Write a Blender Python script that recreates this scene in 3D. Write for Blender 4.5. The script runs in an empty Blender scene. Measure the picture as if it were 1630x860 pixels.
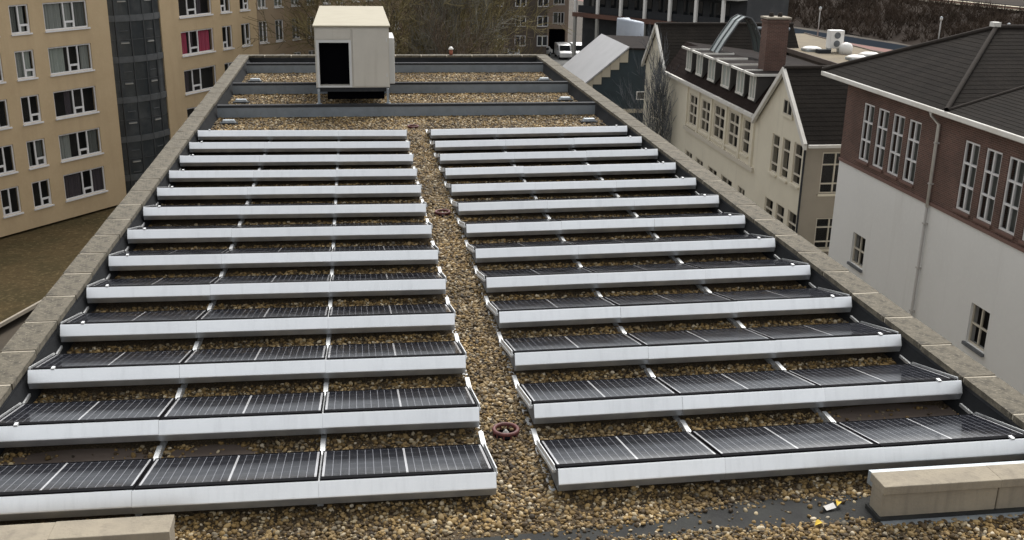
import bpy, math, random
import numpy as np
from mathutils import Vector, Matrix

random.seed(7)
rng = np.random.default_rng(7)
sc = bpy.context.scene
COL = sc.collection
R = math.radians

# ------------------------------------------------------------------ camera
cam = bpy.data.cameras.new('camera')
cam.sensor_width = 36.0
cam.lens = 36.0 * 1673.43 / 1630.0
cam.clip_start = 0.1
cam.clip_end = 5000
camo = bpy.data.objects.new('camera', cam)
COL.objects.link(camo)
cr = Vector((0.98941674, -0.14412627, 0.01679689))
cu = Vector((0.03000357, 0.31646993, 0.94812793))
cd = Vector((0.14196585, 0.93758968, -0.31744495))
M = Matrix((cr, cu, -cd)).transposed().to_4x4()
M.translation = Vector((-1.2506, -9.0671, 5.1179))
camo.matrix_world = M
sc.camera = camo

# ------------------------------------------------------------------ sky and sun (overcast)
SUN_EL, SUN_AZ = 52.0, 25.0          # azimuth clockwise from +Y
wd = bpy.data.worlds.new('World')
sc.world = wd
wd.use_nodes = True
nt = wd.node_tree
bg = nt.nodes['Background']
sky = nt.nodes.new('ShaderNodeTexSky')
sky.sky_type = 'NISHITA'
sky.sun_disc = False
sky.sun_elevation = R(SUN_EL)
sky.sun_rotation = R(SUN_AZ)
sky.air_density = 1.0
sky.dust_density = 3.0
hs = nt.nodes.new('ShaderNodeHueSaturation')
hs.inputs['Saturation'].default_value = 0.10
nt.links.new(sky.outputs[0], hs.inputs['Color'])
nt.links.new(hs.outputs[0], bg.inputs['Color'])
bg.inputs['Strength'].default_value = 0.14
sl = bpy.data.lights.new('sun', 'SUN')
sl.energy = 1.1
sl.angle = R(25)
sl.color = (1.0, 0.96, 0.9)
so = bpy.data.objects.new('sun', sl)
COL.objects.link(so)
sdir = Vector((math.sin(R(SUN_AZ)) * math.cos(R(SUN_EL)), math.cos(R(SUN_AZ)) * math.cos(R(SUN_EL)), math.sin(R(SUN_EL))))
so.rotation_euler = sdir.to_track_quat('Z', 'Y').to_euler()
so.location = (0, 0, 60)
vs = sc.view_settings
vs.view_transform = 'Standard'
vs.look = 'None'
vs.exposure = 0.9
vs.gamma = 1.0
vs.use_curve_mapping = False
sc.render.engine = 'CYCLES'
sc.cycles.max_bounces = 6
sc.cycles.transparent_max_bounces = 12


# ------------------------------------------------------------------ materials
MATS = {}


def lin(c):
    return tuple((v / 255.0 / 12.92) if v / 255.0 <= 0.04045 else ((v / 255.0 + 0.055) / 1.055) ** 2.4 for v in c)


def mat(name, col, rough=0.8, metal=0.0, spec=0.5, noise=None, noise2=None, bump=None, alpha=1.0, coat=0.0, streak=None):
    """noise / noise2 = (scale, colour, low, high); streak = vertical stains; bump = (scale, strength, distance)"""
    m = bpy.data.materials.new(name)
    m.use_nodes = True
    t = m.node_tree
    b = t.nodes['Principled BSDF']
    b.inputs['Roughness'].default_value = rough
    b.inputs['Metallic'].default_value = metal
    b.inputs['Specular IOR Level'].default_value = spec
    b.inputs['Alpha'].default_value = alpha
    b.inputs['Coat Weight'].default_value = coat
    col4 = (*col, 1)
    tc = t.nodes.new('ShaderNodeTexCoord')
    last = None
    b.inputs['Base Color'].default_value = col4
    for k, nz in enumerate((noise, noise2, streak)):
        if not nz:
            continue
        s, c2, lo, hi = nz
        n = t.nodes.new('ShaderNodeTexNoise')
        n.inputs['Detail'].default_value = 6
        n.inputs['Roughness'].default_value = 0.62
        n.inputs['Scale'].default_value = s
        if k == 2:
            mp = t.nodes.new('ShaderNodeMapping')
            mp.inputs['Scale'].default_value = (1, 1, 0.08)
            t.links.new(tc.outputs['Object'], mp.inputs['Vector'])
            t.links.new(mp.outputs[0], n.inputs['Vector'])
        else:
            t.links.new(tc.outputs['Object'], n.inputs['Vector'])
        r = t.nodes.new('ShaderNodeMapRange')
        r.inputs['From Min'].default_value = lo
        r.inputs['From Max'].default_value = hi
        t.links.new(n.outputs['Fac'], r.inputs['Value'])
        mx = t.nodes.new('ShaderNodeMix')
        mx.data_type = 'RGBA'
        t.links.new(r.outputs[0], mx.inputs['Factor'])
        if last is None:
            mx.inputs['A'].default_value = col4
        else:
            t.links.new(last, mx.inputs['A'])
        mx.inputs['B'].default_value = (*c2, 1)
        last = mx.outputs['Result']
    if last is not None:
        t.links.new(last, b.inputs['Base Color'])
    if bump:
        n = t.nodes.new('ShaderNodeTexNoise')
        n.inputs['Scale'].default_value = bump[0]
        n.inputs['Detail'].default_value = 5
        t.links.new(tc.outputs['Object'], n.inputs['Vector'])
        bp = t.nodes.new('ShaderNodeBump')
        bp.inputs['Strength'].default_value = bump[1]
        bp.inputs['Distance'].default_value = bump[2]
        t.links.new(n.outputs['Fac'], bp.inputs['Height'])
        t.links.new(bp.outputs[0], b.inputs['Normal'])
    MATS[name] = m
    return m


mat('alu_sheet', (0.93, 0.95, 0.96), 0.42, 0.82, noise=(1.3, (0.86, 0.88, 0.89), 0.35, 0.75), noise2=(60, (0.95, 0.96, 0.96), 0.5, 0.8), bump=(0.9, 0.12, 0.05))
def weather_sheet():
    m = MATS['alu_sheet']
    t = m.node_tree
    b = t.nodes['Principled BSDF']
    src = b.inputs['Base Color'].links[0].from_socket
    oi = t.nodes.new('ShaderNodeObjectInfo')
    tc = t.nodes.new('ShaderNodeTexCoord')
    ad = t.nodes.new('ShaderNodeVectorMath')
    ad.operation = 'MULTIPLY_ADD'
    ad.inputs[1].default_value = (9.0, 1.5, 1.5)
    t.links.new(tc.outputs['Object'], ad.inputs[0])
    t.links.new(oi.outputs['Location'], ad.inputs[2])
    n = t.nodes.new('ShaderNodeTexNoise')
    n.inputs['Scale'].default_value = 1.0
    n.inputs['Detail'].default_value = 7
    n.inputs['Roughness'].default_value = 0.65
    t.links.new(ad.outputs[0], n.inputs['Vector'])
    mr = t.nodes.new('ShaderNodeMapRange')
    mr.inputs['From Min'].default_value = 0.5
    mr.inputs['From Max'].default_value = 0.8
    mr.inputs['To Min'].default_value = 1.0
    mr.inputs['To Max'].default_value = 0.90
    t.links.new(n.outputs['Fac'], mr.inputs['Value'])
    m2 = t.nodes.new('ShaderNodeMapRange')
    m2.inputs['To Min'].default_value = 0.94
    m2.inputs['To Max'].default_value = 1.0
    t.links.new(oi.outputs['Random'], m2.inputs['Value'])
    mu = t.nodes.new('ShaderNodeMath')
    mu.operation = 'MULTIPLY'
    t.links.new(mr.outputs[0], mu.inputs[0])
    t.links.new(m2.outputs[0], mu.inputs[1])
    hs_ = t.nodes.new('ShaderNodeHueSaturation')
    t.links.new(mu.outputs[0], hs_.inputs['Value'])
    t.links.new(src, hs_.inputs['Color'])
    t.links.new(hs_.outputs[0], b.inputs['Base Color'])


weather_sheet()
mat('alu_shaded', (0.44, 0.455, 0.47), 0.42, 0.75, noise=(2.0, (0.27, 0.28, 0.29), 0.4, 0.7))  # lower fold of the deflector sheet, its shade put into a darker grey
mat('alu_bar', (0.62, 0.63, 0.63), 0.45, 0.6, noise=(9, (0.42, 0.43, 0.43), 0.45, 0.8))
mat('plate_grey', (0.16, 0.17, 0.18), 0.6, 0.3, noise=(6, (0.10, 0.105, 0.11), 0.4, 0.7))
mat('panel_frame', (0.008, 0.008, 0.009), 0.95, spec=0.05)
mat('panel_white', (0.45, 0.45, 0.46), 0.12, coat=0.6)
mat('coping', (0.118, 0.102, 0.073), 0.9, noise=(4.5, (0.05, 0.043, 0.030), 0.44, 0.62), noise2=(22, (0.22, 0.192, 0.142), 0.54, 0.72), bump=(25, 0.6, 0.02))
mat('mortar', (0.38, 0.34, 0.27), 0.95, bump=(40, 0.5, 0.01))
mat('kerb', (0.29, 0.25, 0.185), 0.9, noise=(3, (0.22, 0.19, 0.145), 0.4, 0.75), streak=(9, (0.17, 0.145, 0.11), 0.5, 0.85), bump=(35, 0.5, 0.01))
mat('bitumen', (0.02, 0.02, 0.019), 0.8, spec=0.25, noise=(2.5, (0.035, 0.036, 0.032), 0.4, 0.75), noise2=(18, (0.03, 0.03, 0.03), 0.5, 0.8), bump=(30, 0.4, 0.01))
mat('upstand', (0.016, 0.017, 0.018), 0.9, spec=0.1, noise=(1.5, (0.024, 0.025, 0.027), 0.4, 0.7), bump=(12, 0.3, 0.01))
mat('flashing', (0.42, 0.46, 0.48), 0.45, 0.5, noise=(5, (0.3, 0.33, 0.35), 0.4, 0.7))
mat('gravel_bed', (0.085, 0.058, 0.028), 0.95, noise=(30, (0.05, 0.034, 0.018), 0.42, 0.62), noise2=(48, (0.33, 0.25, 0.14), 0.56, 0.72), bump=(45, 1.0, 0.03))
mat('steel_beam', (0.19, 0.215, 0.235), 0.6, 0.1, noise=(3, (0.15, 0.17, 0.185), 0.4, 0.75), noise2=(12, (0.15, 0.13, 0.11), 0.62, 0.8))
mat('steel_dark', (0.028, 0.03, 0.033), 0.8, 0.0, spec=0.2, noise=(4, (0.05, 0.047, 0.045), 0.5, 0.8))
mat('galv', (0.33, 0.36, 0.38), 0.5, 0.5, noise=(8, (0.22, 0.24, 0.26), 0.4, 0.7))
mat('hvac_panel', (0.53, 0.50, 0.435), 0.55, noise=(1.5, (0.485, 0.455, 0.395), 0.4, 0.75), streak=(5, (0.40, 0.37, 0.31), 0.55, 0.9))
mat('hvac_roof', (0.335, 0.30, 0.215), 0.7, noise=(2.0, (0.30, 0.268, 0.19), 0.4, 0.75))
mat('hvac_frame', (0.56, 0.56, 0.54), 0.5)
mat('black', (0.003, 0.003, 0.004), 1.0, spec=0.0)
mat('louvre', (0.012, 0.012, 0.015), 0.6)
mat('drain_red', (0.13, 0.035, 0.03), 0.6, noise=(14, (0.08, 0.022, 0.02), 0.4, 0.7))
mat('terracotta', (0.30, 0.10, 0.06), 0.8)
mat('leaf_yellow', (0.62, 0.42, 0.04), 0.6)
mat('paper', (0.55, 0.53, 0.5), 0.7)
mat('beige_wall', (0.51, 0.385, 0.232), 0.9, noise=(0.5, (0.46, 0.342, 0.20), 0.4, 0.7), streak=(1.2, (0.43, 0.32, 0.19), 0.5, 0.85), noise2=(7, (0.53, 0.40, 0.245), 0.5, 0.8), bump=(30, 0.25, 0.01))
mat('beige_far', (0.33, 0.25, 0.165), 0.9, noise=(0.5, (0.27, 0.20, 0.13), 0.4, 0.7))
mat('brown_far', (0.36, 0.275, 0.215), 0.9, noise=(0.5, (0.31, 0.235, 0.18), 0.4, 0.7))
mat('brick_far', (0.09, 0.07, 0.055), 0.9, noise=(0.5, (0.06, 0.048, 0.038), 0.4, 0.7))
mat('white_frame', (0.68, 0.67, 0.66), 0.6, noise=(3, (0.56, 0.55, 0.53), 0.5, 0.8))
mat('cream_frame', (0.58, 0.53, 0.43), 0.65)
mat('glass', (0.012, 0.014, 0.016), 0.06, alpha=0.25, spec=0.6)
mat('glass_solid', (0.016, 0.018, 0.02), 0.08, spec=0.6)
mat('glass_tower', (0.04, 0.046, 0.05), 0.10, spec=0.6, noise=(0.9, (0.075, 0.08, 0.082), 0.45, 0.7))
mat('room_dark', (0.05, 0.046, 0.042), 0.9)
mat('curtain_grey', (0.34, 0.36, 0.33), 0.9)
mat('curtain_green', (0.42, 0.46, 0.41), 0.9)
mat('curtain_plum', (0.085, 0.07, 0.078), 0.9)
mat('curtain_pink', (0.50, 0.075, 0.14), 0.9)
mat('curtain_dim', (0.16, 0.17, 0.155), 0.9)
mat('tower_steel', (0.065, 0.068, 0.07), 0.5, 0.4)
mat('tower_band', (0.11, 0.115, 0.118), 0.55, 0.2, noise=(2, (0.075, 0.08, 0.08), 0.4, 0.7))
mat('brick_red', (0.135, 0.06, 0.042), 0.9)
mat('white_render', (0.74, 0.735, 0.705), 0.9, noise=(0.35, (0.70, 0.695, 0.665), 0.4, 0.7), streak=(1.6, (0.64, 0.63, 0.595), 0.56, 0.85), noise2=(6, (0.76, 0.755, 0.72), 0.5, 0.8))
mat('plinth_band', (0.17, 0.10, 0.08), 0.9)
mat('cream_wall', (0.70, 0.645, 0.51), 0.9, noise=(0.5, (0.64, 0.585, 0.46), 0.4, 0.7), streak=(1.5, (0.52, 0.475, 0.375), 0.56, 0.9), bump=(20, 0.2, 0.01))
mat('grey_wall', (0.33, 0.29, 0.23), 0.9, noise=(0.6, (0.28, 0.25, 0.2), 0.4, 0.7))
mat('tile_dark', (0.0175, 0.015, 0.0128), 0.9, spec=0.05, noise=(1.2, (0.026, 0.022, 0.0185), 0.4, 0.75), noise2=(14, (0.0105, 0.010, 0.0092), 0.45, 0.8), bump=(9, 0.5, 0.03))
mat('tile_brown', (0.02, 0.014, 0.0125), 0.9, spec=0.05, noise=(1.5, (0.03, 0.021, 0.018), 0.4, 0.75), noise2=(14, (0.014, 0.01, 0.009), 0.45, 0.8), bump=(9, 0.5, 0.03))
mat('ridge_tile', (0.042, 0.036, 0.031), 0.9, spec=0.1, noise=(5, (0.035, 0.03, 0.026), 0.4, 0.7))
mat('gutter_white', (0.66, 0.64, 0.59), 0.6, noise=(1.5, (0.54, 0.51, 0.44), 0.45, 0.75))
mat('pipe_grey', (0.42, 0.40, 0.37), 0.6)
mat('flat_roof_dark', (0.026, 0.021, 0.019), 0.9, spec=0.05, noise=(0.7, (0.018, 0.015, 0.0135), 0.4, 0.7))
mat('flat_roof_tan', (0.19, 0.155, 0.10), 0.95, noise=(0.8, (0.135, 0.11, 0.075), 0.4, 0.7), noise2=(12, (0.235, 0.195, 0.135), 0.5, 0.8))
mat('dome_white', (0.75, 0.73, 0.69), 0.4)
mat('teal_wall', (0.018, 0.033, 0.043), 0.7, noise=(1.5, (0.013, 0.024, 0.031), 0.4, 0.7))
mat('step_cream', (0.42, 0.38, 0.30), 0.85)
mat('white_roof', (0.36, 0.36, 0.365), 0.6, noise=(0.6, (0.32, 0.32, 0.325), 0.4, 0.7))
mat('tarp', (0.46, 0.50, 0.56), 0.6, noise=(0.5, (0.38, 0.42, 0.48), 0.4, 0.7))
mat('concrete_far', (0.33, 0.32, 0.29), 0.9)
mat('gallery_dark', (0.028, 0.03, 0.032), 0.8, noise=(0.5, (0.05, 0.05, 0.052), 0.45, 0.7))
mat('rust_beam', (0.14, 0.07, 0.05), 0.85, noise=(0.8, (0.10, 0.055, 0.042), 0.4, 0.7))
mat('glazed_green', (0.10, 0.13, 0.125), 0.25, spec=0.6)
mat('bark', (0.075, 0.062, 0.042), 0.95, noise=(6, (0.045, 0.037, 0.026), 0.4, 0.7), noise2=(3, (0.10, 0.10, 0.05), 0.55, 0.75))
mat('twig_olive', (0.215, 0.175, 0.075), 0.95, noise=(0.6, (0.065, 0.052, 0.028), 0.42, 0.62))
mat('twig_pale', (0.46, 0.385, 0.205), 0.95, noise=(0.6, (0.20, 0.165, 0.10), 0.42, 0.62))
mat('twig_grey', (0.18, 0.168, 0.13), 0.95, noise=(0.6, (0.065, 0.058, 0.045), 0.42, 0.62))
mat('twig_blue', (0.15, 0.16, 0.172), 0.95, noise=(0.6, (0.05, 0.055, 0.06), 0.42, 0.62))
mat('twig_brown', (0.115, 0.082, 0.055), 0.95, noise=(0.05, (0.075, 0.054, 0.038), 0.42, 0.6))
mat('soil', (0.055, 0.042, 0.028), 0.95, noise=(0.15, (0.035, 0.028, 0.02), 0.4, 0.7), noise2=(1.2, (0.075, 0.06, 0.04), 0.5, 0.8))
mat('sedum', (0.062, 0.044, 0.020), 0.95, spec=0.1, noise=(0.35, (0.046, 0.036, 0.016), 0.42, 0.6), noise2=(5.0, (0.10, 0.074, 0.036), 0.52, 0.66), streak=(2.6, (0.036, 0.027, 0.013), 0.54, 0.68), bump=(5, 0.5, 0.06))
mat('sedum_tuft', (0.078, 0.058, 0.029), 0.95, noise=(1.6, (0.055, 0.045, 0.021), 0.42, 0.62))
mat('bank_twig', (0.075, 0.055, 0.041), 0.95, spec=0.1, noise=(0.05, (0.05, 0.037, 0.028), 0.42, 0.6))
mat('bank_soil', (0.034, 0.025, 0.019), 0.95, spec=0.1, noise=(0.1, (0.026, 0.019, 0.0145), 0.4, 0.7))
mat('asphalt', (0.05, 0.05, 0.05), 0.9, noise=(0.4, (0.065, 0.063, 0.06), 0.4, 0.7))
mat('paving_grey', (0.15, 0.15, 0.142), 0.9, noise=(0.2, (0.11, 0.11, 0.105), 0.4, 0.7))
mat('ballast', (0.55, 0.49, 0.37), 0.95, noise=(0.5, (0.42, 0.37, 0.28), 0.4, 0.7))
mat('cycle_red', (0.20, 0.085, 0.065), 0.9, noise=(0.4, (0.15, 0.075, 0.06), 0.4, 0.7))
mat('road_blue', (0.022, 0.027, 0.034), 1.0, spec=0.0)
mat('car_white', (0.62, 0.62, 0.61), 0.3, coat=0.5)
mat('car_silver', (0.42, 0.42, 0.41), 0.3, 0.3, coat=0.5)
mat('tyre', (0.015, 0.015, 0.015), 0.9)
mat('lamp_glass', (0.7, 0.68, 0.62), 0.3)
mat('brown_wall', (0.13, 0.10, 0.08), 0.9, noise=(1, (0.1, 0.075, 0.06), 0.4, 0.7))


def node_brick():
    m = MATS['brick_red']
    t = m.node_tree
    b = t.nodes['Principled BSDF']
    tc = t.nodes.new('ShaderNodeTexCoord')
    sp = t.nodes.new('ShaderNodeSeparateXYZ')
    t.links.new(tc.outputs['Object'], sp.inputs[0])
    ad = t.nodes.new('ShaderNodeMath')
    t.links.new(sp.outputs['X'], ad.inputs[0])
    t.links.new(sp.outputs['Y'], ad.inputs[1])
    cb = t.nodes.new('ShaderNodeCombineXYZ')
    t.links.new(ad.outputs[0], cb.inputs['X'])
    t.links.new(sp.outputs['Z'], cb.inputs['Y'])
    br = t.nodes.new('ShaderNodeTexBrick')
    br.inputs['Scale'].default_value = 1.0
    br.inputs['Brick Width'].default_value = 0.22
    br.inputs['Row Height'].default_value = 0.065
    br.inputs['Mortar Size'].default_value = 0.008
    br.inputs['Color1'].default_value = (0.112, 0.056, 0.042, 1)
    br.inputs['Color2'].default_value = (0.078, 0.042, 0.033, 1)
    br.inputs['Mortar'].default_value = (0.16, 0.115, 0.09, 1)
    t.links.new(cb.outputs[0], br.inputs['Vector'])
    n = t.nodes.new('ShaderNodeTexNoise')
    n.inputs['Scale'].default_value = 0.9
    n.inputs['Detail'].default_value = 6
    t.links.new(tc.outputs['Object'], n.inputs['Vector'])
    hv = t.nodes.new('ShaderNodeHueSaturation')
    mr = t.nodes.new('ShaderNodeMapRange')
    mr.inputs['From Min'].default_value = 0.3
    mr.inputs['From Max'].default_value = 0.7
    mr.inputs['To Min'].default_value = 0.75
    mr.inputs['To Max'].default_value = 1.25
    t.links.new(n.outputs['Fac'], mr.inputs['Value'])
    t.links.new(mr.outputs[0], hv.inputs['Value'])
    t.links.new(br.outputs['Color'], hv.inputs['Color'])
    t.links.new(hv.outputs[0], b.inputs['Base Color'])


node_brick()


def node_cells():
    """dark photovoltaic cells: columns along local X, thin silver busbar gaps; flat print behind the cover glass"""
    m = mat('pv_cells', (0.01, 0.011, 0.016), 0.10, spec=0.36)
    t = m.node_tree
    b = t.nodes['Principled BSDF']
    tc = t.nodes.new('ShaderNodeTexCoord')
    sp = t.nodes.new('ShaderNodeSeparateXYZ')
    t.links.new(tc.outputs['Object'], sp.inputs[0])

    def lines(sock, period, width):
        d = t.nodes.new('ShaderNodeMath'); d.operation = 'DIVIDE'
        t.links.new(sock, d.inputs[0]); d.inputs[1].default_value = period
        f = t.nodes.new('ShaderNodeMath'); f.operation = 'FRACT'
        t.links.new(d.outputs[0], f.inputs[0])
        a = t.nodes.new('ShaderNodeMath'); a.operation = 'SUBTRACT'
        t.links.new(f.outputs[0], a.inputs[0]); a.inputs[1].default_value = 0.5
        ab = t.nodes.new('ShaderNodeMath'); ab.operation = 'ABSOLUTE'
        t.links.new(a.outputs[0], ab.inputs[0])
        g = t.nodes.new('ShaderNodeMath'); g.operation = 'GREATER_THAN'
        t.links.new(ab.outputs[0], g.inputs[0]); g.inputs[1].default_value = 0.5 - width / period / 2
        return g.outputs[0]
    l1 = lines(sp.outputs['X'], 0.0815, 0.007)
    l2 = lines(sp.outputs['Y'], 0.168, 0.003)
    mx = t.nodes.new('ShaderNodeMath'); mx.operation = 'MAXIMUM'
    t.links.new(l1, mx.inputs[0]); t.links.new(l2, mx.inputs[1])
    mix = t.nodes.new('ShaderNodeMix'); mix.data_type = 'RGBA'
    t.links.new(mx.outputs[0], mix.inputs['Factor'])
    mix.inputs['A'].default_value = (0.011, 0.012, 0.016, 1)
    mix.inputs['B'].default_value = (0.16, 0.163, 0.18, 1)
    t.links.new(mix.outputs['Result'], b.inputs['Base Color'])
    n = t.nodes.new('ShaderNodeTexNoise')
    n.inputs['Scale'].default_value = 3.0
    n.inputs['Detail'].default_value = 5
    t.links.new(tc.outputs['Object'], n.inputs['Vector'])
    mr = t.nodes.new('ShaderNodeMapRange')
    mr.inputs['From Min'].default_value = 0.35
    mr.inputs['From Max'].default_value = 0.7
    mr.inputs['To Min'].default_value = 0.08
    mr.inputs['To Max'].default_value = 0.2
    t.links.new(n.outputs['Fac'], mr.inputs['Value'])
    t.links.new(mr.outputs[0], b.inputs['Roughness'])


node_cells()


def node_pebble():
    m = bpy.data.materials.new('pebble')
    m.use_nodes = True
    t = m.node_tree
    b = t.nodes['Principled BSDF']
    b.inputs['Roughness'].default_value = 0.75
    oi = t.nodes.new('ShaderNodeObjectInfo')
    cr_ = t.nodes.new('ShaderNodeValToRGB')
    el = cr_.color_ramp.elements
    cr_.color_ramp.interpolation = 'LINEAR'
    stops = [(0.0, (0.03, 0.02, 0.01)), (0.22, (0.075, 0.048, 0.02)), (0.42, (0.17, 0.113, 0.047)), (0.6, (0.26, 0.178, 0.08)),
             (0.76, (0.37, 0.27, 0.142)), (0.86, (0.12, 0.105, 0.078)), (0.94, (0.46, 0.375, 0.24)), (1.0, (0.60, 0.53, 0.41))]
    el[0].position, el[0].color = stops[0][0], (*stops[0][1], 1)
    el[1].position, el[1].color = stops[-1][0], (*stops[-1][1], 1)
    for p_, c_ in stops[1:-1]:
        e = el.new(p_)
        e.color = (*c_, 1)
    t.links.new(oi.outputs['Random'], cr_.inputs['Fac'])
    hs_ = t.nodes.new('ShaderNodeHueSaturation')
    hs_.inputs['Saturation'].default_value = 1.12
    n = t.nodes.new('ShaderNodeTexNoise')
    n.inputs['Scale'].default_value = 0.9
    n.inputs['Detail'].default_value = 4
    t.links.new(oi.outputs['Location'], n.inputs['Vector'])
    mr = t.nodes.new('ShaderNodeMapRange')
    mr.inputs['From Min'].default_value = 0.36
    mr.inputs['From Max'].default_value = 0.62
    mr.inputs['To Min'].default_value = 0.62
    mr.inputs['To Max'].default_value = 1.12
    t.links.new(n.outputs['Fac'], mr.inputs['Value'])
    t.links.new(mr.outputs[0], hs_.inputs['Value'])
    t.links.new(cr_.outputs['Color'], hs_.inputs['Color'])
    t.links.new(hs_.outputs[0], b.inputs['Base Color'])
    MATS['pebble'] = m


node_pebble()


# ------------------------------------------------------------------ mesh helpers
class MB:
    """collects geometry; frame = (origin, tangent, normal) maps (s, d, z) -> origin + s*t + d*n + z*up"""

    def __init__(self, frame=None):
        self.v, self.f, self.frame = [], [], frame

    def p(self, a):
        if self.frame:
            o, t, n = self.frame
            return (o[0] + a[0] * t[0] + a[1] * n[0], o[1] + a[0] * t[1] + a[1] * n[1], o[2] + a[2])
        return tuple(a)

    def poly(self, pts):
        k = len(self.v)
        self.v += [self.p(q) for q in pts]
        self.f.append(tuple(range(k, k + len(pts))))

    def box(self, x0, x1, y0, y1, z0, z1):
        k = len(self.v)
        for z in (z0, z1):
            for (x, y) in ((x0, y0), (x1, y0), (x1, y1), (x0, y1)):
                self.v.append(self.p((x, y, z)))
        for q in ((0, 3, 2, 1), (4, 5, 6, 7), (0, 1, 5, 4), (1, 2, 6, 5), (2, 3, 7, 6), (3, 0, 4, 7)):
            self.f.append(tuple(k + i for i in q))
        return self

    def hexa(self, b4, t4):
        k = len(self.v)
        self.v += [self.p(q) for q in list(b4) + list(t4)]
        for q in ((0, 3, 2, 1), (4, 5, 6, 7), (0, 1, 5, 4), (1, 2, 6, 5), (2, 3, 7, 6), (3, 0, 4, 7)):
            self.f.append(tuple(k + i for i in q))
        return self

    def extrude_x(self, prof, x0, x1, closed=True):
        """prof: list of (y, z); extruded along x, capped"""
        n = len(prof)
        k = len(self.v)
        self.v += [self.p((x0, a, b)) for a, b in prof] + [self.p((x1, a, b)) for a, b in prof]
        for i in range(n if closed else n - 1):
            j = (i + 1) % n
            self.f.append((k + i, k + j, k + n + j, k + n + i))
        if closed:
            self.f.append(tuple(k + i for i in reversed(range(n))))
            self.f.append(tuple(k + n + i for i in range(n)))
        return self

    def tube(self, pts, rad, n=6, cap=True):
        pts = [Vector(q) for q in pts]
        if not isinstance(rad, (list, tuple)):
            rad = [rad] * len(pts)
        k = len(self.v)
        for i, q in enumerate(pts):
            d = (pts[min(i + 1, len(pts) - 1)] - pts[max(i - 1, 0)]).normalized()
            a = d.cross(Vector((0, 0, 1)) if abs(d.z) < 0.9 else Vector((1, 0, 0))).normalized()
            b = d.cross(a)
            for j in range(n):
                w = 2 * math.pi * j / n
                self.v.append(self.p(q + (a * math.cos(w) + b * math.sin(w)) * rad[i]))
        for i in range(len(pts) - 1):
            for j in range(n):
                self.f.append((k + i * n + j, k + i * n + (j + 1) % n, k + (i + 1) * n + (j + 1) % n, k + (i + 1) * n + j))
        if cap:
            self.f.append(tuple(k + j for j in reversed(range(n))))
            self.f.append(tuple(k + (len(pts) - 1) * n + j for j in range(n)))
        return self

    def mesh(self, name, m, smooth=False):
        me = bpy.data.meshes.new(name)
        me.from_pydata(self.v, [], self.f)
        me.materials.append(MATS[m])
        if smooth:
            me.polygons.foreach_set('use_smooth', [True] * len(me.polygons))
        me.update()
        return me

    def build(self, name, m, parent=None, smooth=False, bevel=0.0):
        o = bpy.data.objects.new(name, self.mesh(name, m, smooth))
        COL.objects.link(o)
        if parent:
            o.parent = parent
        if bevel:
            bv = o.modifiers.new('bevel', 'BEVEL')
            bv.width = bevel
            bv.segments = 2
            bv.limit_method = 'ANGLE'
        return o


def link_mesh(name, me, parent=None, loc=(0, 0, 0), rot=(0, 0, 0)):
    o = bpy.data.objects.new(name, me)
    COL.objects.link(o)
    o.location = loc
    o.rotation_euler = rot
    if parent:
        o.parent = parent
    return o


def empty(name, loc=(0, 0, 0), rot=(0, 0, 0)):
    o = bpy.data.objects.new(name, None)
    o.empty_display_size = 0.2
    COL.objects.link(o)
    o.location = loc
    o.rotation_euler = rot
    return o


def tag(o, label, cat, group=None):
    o['label'] = label
    o['category'] = cat
    if group:
        o['group'] = group
    return o


def struct(o):
    o['kind'] = 'structure'
    return o


def stuff(o, label=None, cat=None):
    o['kind'] = 'stuff'
    if label:
        o['label'] = label
        o['category'] = cat
    return o


def frame_az(o, az, side=1):
    """facade frame: tangent runs along azimuth az (clockwise from +Y); normal points to its right (side=1)"""
    a = R(az)
    t = (math.sin(a), math.cos(a), 0)
    n = (t[1] * side, -t[0] * side, 0)
    return ((o[0], o[1], o[2] if len(o) > 2 else 0.0), t, n)


def wall_open(mb, s0, s1, z0, z1, rects, rev=0.16, thick=0.35):
    """wall sheet with real openings and reveals; front at d=0"""
    S = sorted({s0, s1, *[v for r in rects for v in r[:2] if s0 < v < s1]})
    Z = sorted({z0, z1, *[v for r in rects for v in r[2:4] if z0 < v < z1]})
    for a, b in zip(S[:-1], S[1:]):
        for c, d in zip(Z[:-1], Z[1:]):
            ms, mz = (a + b) / 2, (c + d) / 2
            if any(r[0] < ms < r[1] and r[2] < mz < r[3] for r in rects):
                continue
            mb.poly([(a, 0, c), (b, 0, c), (b, 0, d), (a, 0, d)])
    for r in rects:
        a, b, c, d = r[:4]
        mb.poly([(a, 0, c), (a, 0, d), (a, -thick, d), (a, -thick, c)])
        mb.poly([(b, 0, c), (b, -thick, c), (b, -thick, d), (b, 0, d)])
        mb.poly([(a, 0, d), (b, 0, d), (b, -thick, d), (a, -thick, d)])
        mb.poly([(a, 0, c), (a, -thick, c), (b, -thick, c), (b, 0, c)])


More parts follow.
